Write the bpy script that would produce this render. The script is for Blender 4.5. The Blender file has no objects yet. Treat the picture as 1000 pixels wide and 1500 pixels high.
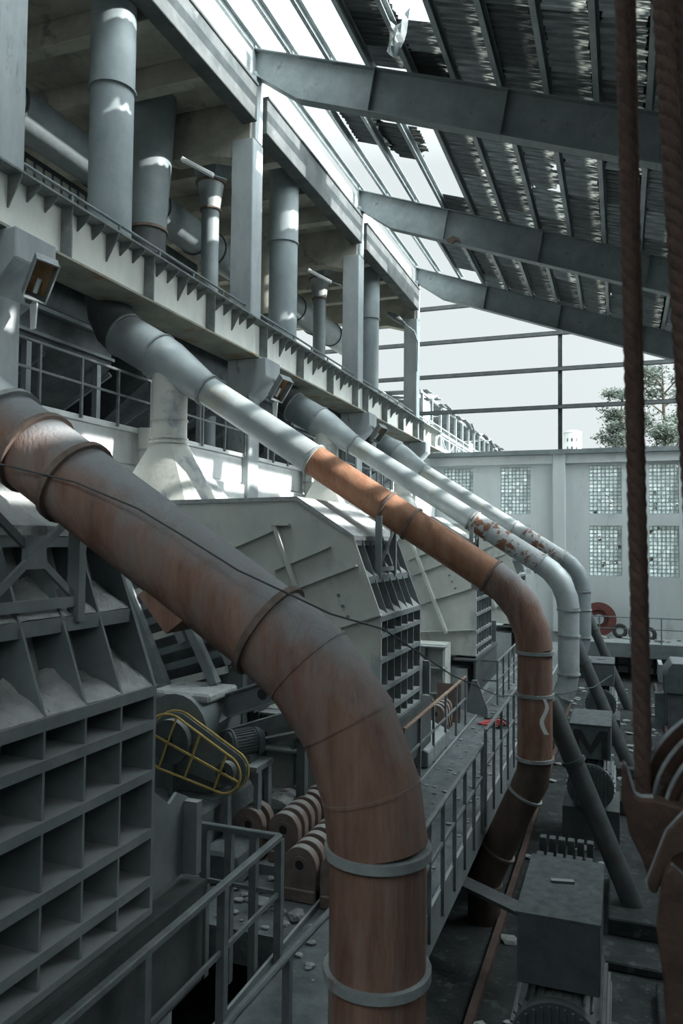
import bpy, bmesh, math, random
from mathutils import Vector, Matrix, Euler
random.seed(7)
SC = bpy.context.scene
COL = SC.collection
PI = math.pi
V = Vector

# ------------------------------------------------------------------ materials
MATS = {}
def mat(name, c1, c2, scale=3.0, stretch=(1, 1, 1), rough=0.75, metal=0.0, bump=0.15,
        c3=None, t3=0.55, s3=1.5, w3=0.08, dust=None, dust_amt=0.0, spec=0.3, d0=.85, d1=1.2):
    """two-tone noise, an optional third colour in patches (rust, bare paint), optional settled dust"""
    m = bpy.data.materials.new(name); m.use_nodes = True
    nt = m.node_tree; N = nt.nodes; L = nt.links
    for n in list(N): N.remove(n)
    out = N.new('ShaderNodeOutputMaterial'); b = N.new('ShaderNodeBsdfPrincipled')
    L.new(b.outputs[0], out.inputs[0])
    b.inputs['Roughness'].default_value = rough; b.inputs['Metallic'].default_value = metal
    b.inputs['Specular IOR Level'].default_value = spec
    tc = N.new('ShaderNodeTexCoord'); mp = N.new('ShaderNodeMapping'); mp.inputs['Scale'].default_value = stretch
    L.new(tc.outputs['Object'], mp.inputs[0])
    n1 = N.new('ShaderNodeTexNoise'); n1.inputs['Scale'].default_value = scale
    n1.inputs['Detail'].default_value = 8; n1.inputs['Roughness'].default_value = 0.65
    L.new(mp.outputs[0], n1.inputs['Vector'])
    r1 = N.new('ShaderNodeValToRGB'); r1.color_ramp.elements[0].position = 0.33; r1.color_ramp.elements[1].position = 0.68
    r1.color_ramp.elements[0].color = (*c1, 1); r1.color_ramp.elements[1].color = (*c2, 1)
    L.new(n1.outputs['Fac'], r1.inputs[0])
    cur = r1.outputs[0]
    def mix(fac, a, col):
        mx = N.new('ShaderNodeMixRGB'); L.new(fac, mx.inputs[0]); L.new(a, mx.inputs[1])
        mx.inputs[2].default_value = (*col, 1); return mx.outputs[0]
    if c3:
        n2 = N.new('ShaderNodeTexNoise'); n2.inputs['Scale'].default_value = s3
        n2.inputs['Detail'].default_value = 7; n2.inputs['Roughness'].default_value = 0.7
        L.new(mp.outputs[0], n2.inputs['Vector'])
        r2 = N.new('ShaderNodeValToRGB'); r2.color_ramp.elements[0].position = t3; r2.color_ramp.elements[1].position = t3 + w3
        L.new(n2.outputs['Fac'], r2.inputs[0]); cur = mix(r2.outputs[0], cur, c3)
    if dust:
        g = N.new('ShaderNodeNewGeometry'); sp = N.new('ShaderNodeSeparateXYZ'); L.new(g.outputs['Normal'], sp.inputs[0])
        n4 = N.new('ShaderNodeTexNoise'); n4.inputs['Scale'].default_value = 6; n4.inputs['Detail'].default_value = 6
        L.new(tc.outputs['Object'], n4.inputs['Vector'])
        ad = N.new('ShaderNodeMath'); ad.operation = 'MULTIPLY_ADD'; L.new(n4.outputs['Fac'], ad.inputs[0])
        ad.inputs[1].default_value = 0.5; L.new(sp.outputs['Z'], ad.inputs[2])
        mr = N.new('ShaderNodeMapRange'); mr.inputs[1].default_value = d0; mr.inputs[2].default_value = d1
        mr.inputs[3].default_value = 0; mr.inputs[4].default_value = dust_amt; L.new(ad.outputs[0], mr.inputs[0])
        cur = mix(mr.outputs[0], cur, dust)
    L.new(cur, b.inputs['Base Color'])
    if bump:
        bp = N.new('ShaderNodeBump'); bp.inputs['Strength'].default_value = bump; bp.inputs['Distance'].default_value = 0.03
        n3 = N.new('ShaderNodeTexNoise'); n3.inputs['Scale'].default_value = scale * 6; n3.inputs['Detail'].default_value = 6
        L.new(mp.outputs[0], n3.inputs['Vector']); L.new(n3.outputs['Fac'], bp.inputs['Height']); L.new(bp.outputs[0], b.inputs['Normal'])
    MATS[name] = m
    return m

DUST = (.30, .325, .325)
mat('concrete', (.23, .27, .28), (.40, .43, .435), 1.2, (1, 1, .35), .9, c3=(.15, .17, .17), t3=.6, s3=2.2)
mat('concrete_wall', (.46, .50, .505), (.56, .60, .60), .7, (1, 1, .3), .9, c3=(.40, .43, .43), t3=.6, s3=1.1)
mat('ceiling_concrete', (.25, .25, .215), (.40, .39, .335), 1.6, rough=.9, c3=(.17, .18, .17), t3=.58, s3=1.0)
mat('eave_concrete_shaded', (.05, .06, .062), (.11, .12, .12), 1.6, rough=.9, c3=(.16, .17, .17), t3=.62, s3=2)  # concrete darkened: shade on the eave beam face is put into the colour
mat('purlin_steel', (.17, .20, .205), (.27, .30, .305), 1.4, rough=.55, c3=(.12, .13, .13), t3=.6, s3=2.5)
mat('dark_pipe', (.045, .055, .057), (.085, .095, .097), 2.5, rough=.6, c3=(.09, .065, .05), t3=.6, s3=3)
mat('rust_dark', (.05, .035, .028), (.10, .07, .058), 3, (1, 1, .4), rough=.75)
mat('worn_steel', (.16, .18, .19), (.27, .30, .315), 12, rough=.5, c3=(.14, .09, .07), t3=.58, s3=8)
mat('motor_top', (.055, .066, .07), (.105, .12, .123), 9, rough=.95, c3=(.05, .055, .056), t3=.6, s3=14)
mat('whitewash', (.50, .53, .53), (.66, .69, .69), 1.5, (1, 1, .5), .85, c3=(.40, .42, .41), t3=.6, s3=2)
mat('ground', (.014, .018, .019), (.036, .042, .043), 2.2, rough=.95, bump=.5, c3=(.06, .066, .067), t3=.56, s3=4)
mat('deck', (.07, .085, .09), (.16, .18, .185), 2.6, rough=.95, bump=.5, c3=(.08, .085, .08), t3=.6, s3=7)
mat('outdoor_ground', (.12, .13, .09), (.2, .2, .16), .3, rough=1)
mat('roof_steel', (.115, .14, .145), (.19, .22, .225), 1.4, rough=.6, c3=(.10, .105, .10), t3=.6, s3=2.5)
mat('steel', (.13, .155, .16), (.21, .235, .24), 2.5, rough=.6, c3=(.12, .07, .045), t3=.66, s3=4, dust=DUST, dust_amt=.5)
mat('girder_paint', (.68, .72, .69), (.83, .85, .79), 2.2, (1, 1, .4), .65, c3=(.45, .36, .22), t3=.68, s3=1.6)
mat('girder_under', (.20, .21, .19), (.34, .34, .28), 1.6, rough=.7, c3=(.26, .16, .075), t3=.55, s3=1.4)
mat('gusset_steel', (.12, .145, .15), (.24, .26, .25), 4, rough=.6)
mat('rail_steel', (.10, .118, .122), (.17, .19, .195), 5, rough=.55, c3=(.17, .09, .055), t3=.64, s3=6)
mat('rail_rust', (.22, .12, .075), (.30, .24, .20), 6, rough=.7)
mat('galvanised', (.27, .31, .32), (.40, .44, .445), 1.6, rough=.48, metal=.25, c3=(.33, .34, .29), t3=.60, s3=1.2)
mat('galvanised_light', (.44, .46, .43), (.56, .58, .54), 1.8, rough=.5, c3=(.27, .30, .32), t3=.54, s3=1.1)
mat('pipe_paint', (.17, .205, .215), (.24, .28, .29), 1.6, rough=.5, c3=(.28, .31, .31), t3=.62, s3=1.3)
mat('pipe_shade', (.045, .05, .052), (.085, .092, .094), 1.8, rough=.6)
mat('rust', (.14, .068, .047), (.275, .17, .13), 7.0, (1, 1, .18), .68, bump=.35, c3=(.20, .185, .18), t3=.5, s3=3.2, w3=.22, dust=(.235, .26, .275), dust_amt=.9, d0=.5, d1=1.05)
mat('rust_bright', (.22, .10, .055), (.33, .185, .12), 6, (1, 1, .2), .65, bump=.15, c3=(.16, .08, .055), t3=.58, s3=2)
mat('rust_patch', (.25, .28, .29), (.38, .41, .41), 2.5, rough=.55, c3=(.17, .085, .055), t3=.53, s3=1.7, w3=.03)
mat('flange', (.09, .07, .06), (.20, .15, .125), 7, rough=.7)
mat('flange_grey', (.19, .215, .22), (.31, .34, .34), 6, rough=.6, c3=(.19, .11, .07), t3=.6, s3=5)
mat('casing_paint', (.44, .475, .45), (.60, .625, .575), 1.4, (1, 1, .6), .62, c3=(.33, .37, .38), t3=.56, s3=1.1, w3=.12, dust=DUST, dust_amt=.9)
mat('rib_steel', (.12, .145, .15), (.20, .23, .235), 2.2, rough=.65, c3=(.17, .095, .06), t3=.655, s3=2.6, dust=DUST, dust_amt=.95)
mat('pocket_back', (.38, .41, .385), (.52, .545, .51), 2.0, rough=.7, c3=(.15, .17, .17), t3=.56, s3=1.3)
mat('dust', (.30, .32, .32), (.46, .48, .475), 5, rough=1, bump=.7, c3=(.16, .17, .17), t3=.62, s3=9)
mat('dark_machine', (.055, .065, .07), (.12, .135, .14), 2, rough=.7, dust=DUST, dust_amt=.7)
mat('plate', (.11, .135, .14), (.19, .215, .22), 2, rough=.65, c3=(.19, .10, .06), t3=.62, s3=2, dust=DUST, dust_amt=.8)
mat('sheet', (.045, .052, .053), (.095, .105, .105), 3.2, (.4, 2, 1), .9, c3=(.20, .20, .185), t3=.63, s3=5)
mat('yellow', (.42, .30, .08), (.52, .39, .14), 6, rough=.6, c3=(.2, .15, .09), t3=.6, s3=6)
mat('hammer', (.15, .115, .10), (.24, .185, .165), 6, rough=.8, dust=(.30, .31, .30), dust_amt=.75)
mat('motor', (.06, .078, .083), (.10, .118, .122), 4, rough=.6, dust=DUST, dust_amt=.25)
mat('rope', (.055, .035, .029), (.10, .062, .05), 30, rough=.85, bump=.3)
mat('hook_rust', (.04, .026, .021), (.085, .052, .04), 14, rough=.7, c3=(.13, .145, .15), t3=.6, s3=9)
mat('red_paint', (.085, .03, .026), (.13, .045, .036), 4, rough=.65)
mat('rubber', (.02, .022, .022), (.04, .042, .042), 8, rough=.85)
mat('lamp_grey', (.12, .14, .145), (.2, .225, .23), 5, rough=.5)
mat('lamp_inside', (.30, .16, .07), (.45, .30, .17), 8, rough=.45)
mat('white_plastic', (.62, .65, .66), (.74, .77, .77), 6, rough=.6)
mat('bark', (.07, .06, .05), (.14, .12, .10), 8, rough=.95)
mat('leaf', (.03, .045, .038), (.065, .085, .065), 3, rough=.8, bump=0)
mat('cable', (.035, .045, .05), (.06, .07, .075), 20, rough=.6, bump=0)
mat('red_cloth', (.35, .05, .06), (.45, .09, .09), 9, rough=.9)
mat('stone', (.20, .215, .215), (.32, .34, .335), 5, rough=.95, bump=.6)
def sheet_lit_band():  # pale overlap edges; the light caught there is put into the colour
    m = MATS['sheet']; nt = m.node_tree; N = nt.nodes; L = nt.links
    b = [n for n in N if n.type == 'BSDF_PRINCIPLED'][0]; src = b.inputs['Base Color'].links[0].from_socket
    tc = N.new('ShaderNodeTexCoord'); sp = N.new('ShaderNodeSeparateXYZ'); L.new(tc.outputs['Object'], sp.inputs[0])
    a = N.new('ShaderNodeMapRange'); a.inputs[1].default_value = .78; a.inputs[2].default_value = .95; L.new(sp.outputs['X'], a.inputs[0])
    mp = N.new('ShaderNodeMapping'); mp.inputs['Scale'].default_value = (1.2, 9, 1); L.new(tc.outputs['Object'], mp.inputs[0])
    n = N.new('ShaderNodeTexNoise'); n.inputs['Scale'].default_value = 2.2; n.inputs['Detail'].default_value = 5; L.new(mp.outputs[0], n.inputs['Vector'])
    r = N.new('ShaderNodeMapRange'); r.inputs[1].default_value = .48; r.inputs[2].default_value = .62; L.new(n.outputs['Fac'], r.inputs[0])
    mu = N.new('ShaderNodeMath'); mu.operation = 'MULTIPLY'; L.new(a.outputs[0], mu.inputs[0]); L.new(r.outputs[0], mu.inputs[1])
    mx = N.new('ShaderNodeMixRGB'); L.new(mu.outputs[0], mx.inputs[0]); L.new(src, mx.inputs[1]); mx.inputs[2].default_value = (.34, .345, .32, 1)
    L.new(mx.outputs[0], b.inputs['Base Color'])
sheet_lit_band()
def glass_block():
    m = bpy.data.materials.new('glass_block'); m.use_nodes = True
    nt = m.node_tree; N = nt.nodes; L = nt.links
    for n in list(N): N.remove(n)
    out = N.new('ShaderNodeOutputMaterial'); mx = N.new('ShaderNodeMixShader'); mx.inputs[0].default_value = .12
    tr = N.new('ShaderNodeBsdfTranslucent'); gl = N.new('ShaderNodeBsdfGlossy'); gl.inputs['Roughness'].default_value = .25
    gl.inputs[0].default_value = (.6, .66, .67, 1)
    tc = N.new('ShaderNodeTexCoord'); mp = N.new('ShaderNodeMapping'); mp.inputs['Scale'].default_value = (5.7, 5.7, 5.7)
    L.new(tc.outputs['Object'], mp.inputs[0])
    vo = N.new('ShaderNodeTexWhiteNoise'); fl = N.new('ShaderNodeVectorMath'); fl.operation = 'FLOOR'
    L.new(mp.outputs[0], fl.inputs[0]); L.new(fl.outputs[0], vo.inputs['Vector'])
    ra = N.new('ShaderNodeValToRGB'); ra.color_ramp.elements[0].color = (.55, .61, .62, 1); ra.color_ramp.elements[1].color = (.9, .95, .95, 1)
    L.new(vo.outputs['Value'], ra.inputs[0]); L.new(ra.outputs[0], tr.inputs[0])
    tp = N.new('ShaderNodeBsdfTransparent'); m2 = N.new('ShaderNodeMixShader'); m2.inputs[0].default_value = .35
    L.new(ra.outputs[0], tp.inputs[0]); L.new(tr.outputs[0], m2.inputs[1]); L.new(tp.outputs[0], m2.inputs[2]); L.new(m2.outputs[0], mx.inputs[1]); L.new(gl.outputs[0], mx.inputs[2]); L.new(mx.outputs[0], out.inputs[0])
    MATS['glass_block'] = m
glass_block()

# ------------------------------------------------------------------ mesh builder (world coordinates)
class MB:
    def __init__(s): s.bm = bmesh.new()
    def quadbox(s, c):
        v = [s.bm.verts.new(p) for p in c]
        for f in ((0, 3, 2, 1), (4, 5, 6, 7), (0, 1, 5, 4), (1, 2, 6, 5), (2, 3, 7, 6), (3, 0, 4, 7)):
            s.bm.faces.new([v[i] for i in f])
        return s
    def box(s, x0, x1, y0, y1, z0, z1):
        return s.quadbox([(x0, y0, z0), (x1, y0, z0), (x1, y1, z0), (x0, y1, z0), (x0, y0, z1), (x1, y0, z1), (x1, y1, z1), (x0, y1, z1)])
    def bar(s, p, q, w, h, up=(0, 0, 1)):
        p, q = V(p), V(q); d = (q - p).normalized(); up = V(up)
        if abs(d.dot(up)) > .98: up = V((1, 0, 0)) if abs(d.x) < .9 else V((0, 1, 0))
        a = d.cross(up).normalized() * w / 2; b = a.cross(d).normalized() * h / 2
        return s.quadbox([p - a - b, p + a - b, p + a + b, p - a + b, q - a - b, q + a - b, q + a + b, q - a + b])
    def prism(s, poly, axis, a, b):
        def mk(u, w, t):
            return {'y': (u, t, w), 'x': (t, u, w), 'z': (u, w, t)}[axis]
        A = [s.bm.verts.new(mk(u, w, a)) for u, w in poly]; B = [s.bm.verts.new(mk(u, w, b)) for u, w in poly]
        n = len(poly)
        s.bm.faces.new(A); s.bm.faces.new(B[::-1])
        for i in range(n): s.bm.faces.new([A[i], B[i], B[(i + 1) % n], A[(i + 1) % n]])
        return s
    def path(s, pts, rad, seg=24, cap=True):
        pts = [V(p) for p in pts]; n = len(pts)
        if not isinstance(rad, (list, tuple)): rad = [rad] * n
        d0 = (pts[1] - pts[0]).normalized()
        u = d0.cross(V((0, 1, 0)))
        if u.length < .1: u = d0.cross(V((1, 0, 0)))
        u.normalize(); rings = []
        for i in range(n):
            di = (pts[min(i + 1, n - 1)] - pts[max(i - 1, 0)]).normalized()
            a = (pts[i] - pts[i - 1]).normalized() if i else di
            b = (pts[i + 1] - pts[i]).normalized() if i < n - 1 else a
            t = (a + b).normalized() if (a + b).length > 1e-6 else a
            k = 1 / max(.6, t.dot(a))
            u = (u - t * u.dot(t)).normalized(); w = t.cross(u)
            # stretch in the bend plane so a mitred tube keeps its width
            bn = a.cross(b)
            ring = []
            for j in range(seg):
                an = 2 * PI * j / seg; o = u * math.cos(an) + w * math.sin(an)
                if bn.length > 1e-4:
                    m = bn.normalized().cross(t); o = o + m * (o.dot(m) * (k - 1))
                ring.append(s.bm.verts.new(pts[i] + o * rad[i]))
            rings.append(ring)
        for i in range(n - 1):
            for j in range(seg):
                s.bm.faces.new([rings[i][j], rings[i][(j + 1) % seg], rings[i + 1][(j + 1) % seg], rings[i + 1][j]])
        if cap: s.bm.faces.new(rings[0][::-1]); s.bm.faces.new(rings[-1])
        return s
    def tube(s, p, q, r, seg=12, r2=None): return s.path([p, q], [r, r if r2 is None else r2], seg)
    def ring(s, c, ax, r0, r1, w, seg=28):
        c = V(c); ax = V(ax).normalized(); u = ax.orthogonal().normalized(); v = ax.cross(u)
        L = []
        for r, h in ((r0, -w / 2), (r1, -w / 2), (r1, w / 2), (r0, w / 2)):
            L.append([s.bm.verts.new(c + ax * h + (u * math.cos(2 * PI * j / seg) + v * math.sin(2 * PI * j / seg)) * r) for j in range(seg)])
        for k in range(4):
            for j in range(seg):
                s.bm.faces.new([L[k][j], L[k][(j + 1) % seg], L[(k + 1) % 4][(j + 1) % seg], L[(k + 1) % 4][j]])
        return s
    def blob(s, c, r, sc=(1, 1, 1), jit=.25, sub=1):
        res = bmesh.ops.create_icosphere(s.bm, subdivisions=sub, radius=r)
        for v in res['verts']:
            k = 1 + random.uniform(-jit, jit); v.co = V((v.co.x * sc[0] * k, v.co.y * sc[1] * k, v.co.z * sc[2] * k)) + V(c)
        return s
    def build(s, name, m, parent=None, smooth=False, bevel=0, loc=None):
        bmesh.ops.recalc_face_normals(s.bm, faces=s.bm.faces[:])
        if smooth:
            for f in s.bm.faces: f.smooth = True
            for e in s.bm.edges:
                if len(e.link_faces) == 2 and e.calc_face_angle(0) > math.radians(28): e.smooth = False
        o0 = V(parent['base']) if parent else (V(loc) if loc is not None else V((0, 0, 0)))
        bmesh.ops.translate(s.bm, verts=s.bm.verts[:], vec=-o0)
        me = bpy.data.meshes.new(name); s.bm.to_mesh(me); s.bm.free()
        o = bpy.data.objects.new(name, me); COL.objects.link(o)
        me.materials.append(MATS[m])
        if parent: o.parent = parent; o['base'] = parent['base']
        else: o.location = o0; o['base'] = tuple(o0)
        if bevel:
            bv = o.modifiers.new('Bevel', 'BEVEL'); bv.width = bevel; bv.segments = 1; bv.limit_method = 'ANGLE'
        return o

def tag(o, label, cat, group=None, kind=None):
    o['label'] = label; o['category'] = cat
    if group: o['group'] = group
    if kind: o['kind'] = kind
    return o
def thing(name, label, cat, loc, group=None, kind=None):
    o = bpy.data.objects.new(name, None); COL.objects.link(o); o.location = loc; o['base'] = tuple(loc); o.empty_display_size = .2
    return tag(o, label, cat, group, kind)
def struct(name, mb, m, bevel=0, label=None):
    o = mb.build(name, m, bevel=bevel); o['kind'] = 'structure'
    if label: o['label'] = label
    return o
def copy_tree(o, loc, label=None, group=None):
    c = o.copy(); COL.objects.link(c); c.location = loc
    if label: c['label'] = label
    if group: c['group'] = group
    for ch in [x for x in bpy.data.objects if x.parent == o]:
        d = ch.copy(); COL.objects.link(d); d.parent = c
        for g in [x for x in bpy.data.objects if x.parent == ch]:
            e = g.copy(); COL.objects.link(e); e.parent = d
    return c

FLOOR = 1.2; DECK = 2.9
COLY = [.65, 8.7, 16.8, 24.9, 32.9]
ORD = ['first', 'second', 'third', 'fourth', 'fifth', 'sixth', 'seventh', 'eighth', 'ninth', 'tenth', 'eleventh', 'twelfth', 'thirteenth', 'fourteenth', 'fifteenth', 'sixteenth', 'seventeenth']

# ------------------------------------------------------------------ the setting
struct('floor', MB().box(-20.3, 8.3, -6.3, 37.4, FLOOR - .4, FLOOR), 'ground')
struct('ground', MB().box(-120, 120, 37.4, 220, FLOOR - 1, FLOOR - .3), 'outdoor_ground')
fd = MB()
fd.box(-11.0, -3.2, 7.3, 36.9, DECK - .35, DECK); fd.box(-11.0, -6.6, -6, 7.3, DECK - .35, DECK)
struct('floor_deck', fd, 'deck')
struct('wall_right_blocker', MB().box(8.0, 8.3, -6, 37.4, FLOOR, 13.2), 'concrete')  # unseen wall, put in to keep the hall dark on this side
struct('wall_left', MB().box(-20.3, -20.0, -6, 33.5, FLOOR, 13.8).box(-20.3, -20.0, -6, 33.5, 17.2, 18.3), 'concrete')
struct('wall_behind_blocker', MB().box(-20.3, 8.3, -6.3, -6, FLOOR, 11.0), 'concrete')  # unseen wall, its height set to limit light from behind
struct('ceiling_front_blocker', MB().prism([(-8.4, 19.62), (-4.0, 18.01), (-4.0, 18.16), (-8.4, 19.77)], 'y', -6.3, 3.0).prism([(-4.0, 18.01), (8.3, 13.5), (8.3, 13.65), (-4.0, 18.16)], 'y', -6.3, 8.2), 'sheet')  # unseen near roof, its opening shaped to steer the sky light
# back wall with window openings (x0, x1, z0, z1)
WINS = [(-8.21, -6.76, 8.4, 10.65), (-5.43, -4.02, 8.4, 10.65), (-1.36, .05, 8.4, 10.65), (1.21, 2.45, 8.4, 10.65),
        (-5.43, -4.02, 5.55, 7.85), (-1.36, .05, 5.55, 7.85), (1.21, 2.45, 5.55, 7.85), (4.3, 5.6, 8.4, 10.65), (4.3, 5.6, 5.55, 7.85)]
bw = MB()
xs = sorted({-20.3, 8.3} | {w[0] for w in WINS} | {w[1] for w in WINS}); zs = sorted({FLOOR, 11.2} | {w[2] for w in WINS} | {w[3] for w in WINS})
for i in range(len(xs) - 1):
    run = None
    for k in range(len(zs) - 1):
        cx, cz = (xs[i] + xs[i + 1]) / 2, (zs[k] + zs[k + 1]) / 2
        hole = any(w[0] < cx < w[1] and w[2] < cz < w[3] for w in WINS)
        if not hole: bw.box(xs[i], xs[i + 1], 37.0, 37.35, zs[k], zs[k + 1])
bmesh.ops.remove_doubles(bw.bm, verts=bw.bm.verts[:], dist=.0005)
struct('wall_back', bw, 'concrete_wall')
tr = MB().box(-8.9, 8.3, 36.85, 37.45, 10.76, 11.2)
struct('trim_1', tr, 'concrete_wall', .02)
struct('trim_2', MB().box(-2.98, -2.42, 36.8, 37.0, DECK, 11.26), 'concrete_wall', .02)
struct('trim_3', MB().box(-9.0, 8.3, 36.7, 37.5, 11.2, 11.32).box(-9, 8.3, 36.72, 36.78, 11.32, 11.42), 'roof_steel')
for n, (x0, x1, z0, z1) in enumerate(WINS):
    f = MB(); nx = round((x1 - x0) / .175); nz = round((z1 - z0) / .175)
    for i in range(nx + 1): x = x0 + (x1 - x0) * i / nx; f.box(x - .016, x + .016, 37.1, 37.2, z0, z1)
    for k in range(nz + 1): z = z0 + (z1 - z0) * k / nz; f.box(x0, x1, 37.1, 37.2, z - .016, z + .016)
    o = f.build('window_%d' % (n + 1), 'concrete', loc=((x0 + x1) / 2, 37.15, z0)); o['kind'] = 'structure'
    g = MB()
    for i in range(nx):
        for k in range(nz):
            if random.random() < .035: continue
            a = x0 + (x1 - x0) * i / nx; c = z0 + (z1 - z0) * k / nz
            t = random.uniform(-.012, .012)
            g.box(a + .016, a + (x1 - x0) / nx - .016, 37.12 + t, 37.18 + t, c + .016, c + (z1 - z0) / nz - .016)
    gp = g.build('glass_blocks', 'glass_block', o)
# upper storey: slab, beams and columns
struct('ceiling', MB().box(-20, -8.7, -6, 33.4, 18.0, 18.3), 'ceiling_concrete')
cb = MB()
for y in COLY:
    cb.prism([(-20, 18.0), (-20, 17.1), (-11.6, 17.1), (-10.9, 16.8), (-9.9, 16.8), (-9.05, 16.55), (-8.6, 16.55), (-8.6, 18.0)], 'y', y - .25, y + .25)
struct('ceiling_beam', cb, 'ceiling_concrete', .015)
for c in range(4):
    sb = MB()
    for k in (1, 2, 3):
        y = COLY[c] + (COLY[c + 1] - COLY[c]) * k / 4
        sb.box(-20, -8.8, y - .17, y + .17, 17.45, 18.0)
    struct('ceiling_rib', sb, 'ceiling_concrete', .012)
struct('floor_upper', MB().box(-20, -9.8, -6, 33.4, 11.85, 12.2), 'ceiling_concrete')
struct('floor_gallery', MB().box(-20, -8.75, -6, 36.8, 8.85, 9.1), 'concrete')
for c in range(4):
    a, b = COLY[c] + .28, COLY[c + 1] - .28
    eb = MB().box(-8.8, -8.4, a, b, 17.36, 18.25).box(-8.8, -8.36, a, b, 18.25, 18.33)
    tag(eb.build('eave_beam', 'eave_concrete_shaded', bevel=.015, loc=(-8.6, a, 17.35)), 'concrete eave beam spanning %s under the roof edge' %
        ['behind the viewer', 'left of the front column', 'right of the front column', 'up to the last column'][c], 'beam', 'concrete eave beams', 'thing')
    pw = MB().box(-8.95, -8.8, a - .28, b + .28, 18.25, 19.35)
    struct('wall_parapet', pw, 'whitewash')
cn = ['at the left frame edge', 'in front, holding the first roof rafter', 'holding the second roof rafter', 'by the open end wall']
for i, y in enumerate(COLY[1:]):
    t = thing('concrete_column', 'tall grey concrete column ' + cn[i], 'column', (-8.8, y, DECK), 'concrete columns along the gallery', 'thing')
    MB().box(-9.1, -8.5, y - .28, y + .28, DECK, 17.0).build('shaft', 'concrete', t, bevel=.02)
    MB().box(-8.82, -8.5, y - .16, y + .24, 17.0, 18.75).build('head', 'concrete', t, bevel=.015)
    MB().prism([(-9.1, 11.45), (-8.05, 11.45), (-8.05, 11.0), (-8.5, 10.55), (-9.1, 10.2)], 'y', y - .33, y + .5).build('corbel', 'concrete', t, bevel=.02)
# gallery storey wall, lit by the sun
for c in range(4):
    a, b = COLY[c] + .28, (COLY[c + 1] - .28)
    w = MB().box(-8.9, -8.68, a, b, 8.42, 9.02).box(-8.9, -8.62, a, b, 9.02, 9.12).box(-8.9, -8.6, a, b, 7.85, 8.36)
    w.box(-8.9, -8.7, a, b, 8.36, 8.42)
    w.box(-8.9, -8.7, a, a + 1.1, DECK, 7.85).box(-8.9, -8.7, b - .6, b, DECK, 7.85)
    struct('wall_gallery', w, 'whitewash', .01)
    struct('wall_recess', MB().box(-11.3, -11.1, a - .28, b + .28, DECK, 8.85), 'concrete')
w = MB().box(-8.9, -8.62, 33.2, 36.8, 7.85, 9.12).box(-8.9, -8.7, 33.2, 36.8, DECK, 7.85)
struct('wall_gallery', w, 'concrete_wall')

# ------------------------------------------------------------------ roof steel
SL = .365
def ztop(x): return 19.36 - SL * (x + 8.65)
RN = ['', 'nearest of the three roof rafters, crossing the top of the hall', 'middle roof rafter of tapered steel with a torn notch below', 'farthest roof rafter, edging the open end wall']
for i, y in enumerate(COLY[1:]):
    t = thing('roof_rafter', ('tapered steel I-section rafter, ' + RN[i]) if i else 'steel rafter just above the frame edge', 'rafter', (-8.6, y, 18.7), 'sloping roof rafters', 'thing')
    def zb(x): return ztop(x) - (.62 + .43 * min(1, max(0, (x + 8.6) / 1.2)))
    xsr = [-8.6, -7.4, -5.5, -2.4, .8, 4, 7.95]
    MB().prism([(x, ztop(x)) for x in xsr] + [(x, zb(x)) for x in xsr[::-1]], 'y', y - .012, y + .012).build('web', 'roof_steel', t)
    MB().prism([(x, ztop(x)) for x in xsr] + [(x, ztop(x) + .025) for x in xsr[::-1]], 'y', y - .16, y + .16).build('top_flange', 'roof_steel', t)
    MB().prism([(x, zb(x) - .025) for x in xsr] + [(x, zb(x)) for x in xsr[::-1]], 'y', y - .16, y + .16).build('bottom_flange', 'roof_steel', t)
    for x in xsr[2:-1]:
        MB().prism([(x - .09, zb(x)), (x - .075, zb(x)), (x + .11, ztop(x)), (x + .095, ztop(x))], 'y', y - .15, y + .15).build('stiffener', 'roof_steel', t)
    MB().box(-8.62, -8.58, y - .17, y + .17, zb(-8.6) - .05, ztop(-8.6) + .03).build('end_plate', 'roof_steel', t)
tn = [o for o in COL.objects if o.name.startswith('roof_rafter')][2]
nb = MB().prism([(-5.45, 17.1), (-5.2, 17.22), (-5.0, 17.1), (-4.95, 16.98), (-5.1, 17.05), (-5.22, 16.95), (-5.38, 17.04)], 'y', 24.62, 24.72); nb.build('torn_edge', 'rust_dark', tn)
PX = [-8.66 + 1.025 * k for k in range(17)]
for k, x in enumerate(PX):
    z0 = ztop(x) + .025; a = math.atan(SL)
    mb = MB()
    y0, y1 = (-6.0 if k > 0 else 0), 33.1
    ca, sa = math.cos(a), math.sin(a)
    def pt(u, w): return (x + u * ca + w * sa, z0 - u * sa + w * ca)
    prof = [pt(-.05, 0), pt(.075, 0), pt(.075, .014), pt(-.03, .014), pt(-.03, .176), pt(.075, .176), pt(.075, .19), pt(-.05, .19)]
    mb.prism(prof, 'y', y0, y1)
    for y in COLY[1:]: mb.quadbox([(x + .05, y - .06, z0 - .02), (x + .12, y - .06, z0 - .045), (x + .12, y + .06, z0 - .045), (x + .05, y + .06, z0 - .02), (x + .05, y - .06, z0 + .12), (x + .06, y - .06, z0 + .12), (x + .06, y + .06, z0 + .12), (x + .05, y + .06, z0 + .12)])
    o = mb.build('roof_purlin', 'purlin_steel', loc=(x, 10, z0))
    tag(o, 'long steel purlin under the roof sheets, %s counted from the concrete eave' % ORD[k], 'purlin', 'roof purlins', 'thing')
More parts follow.
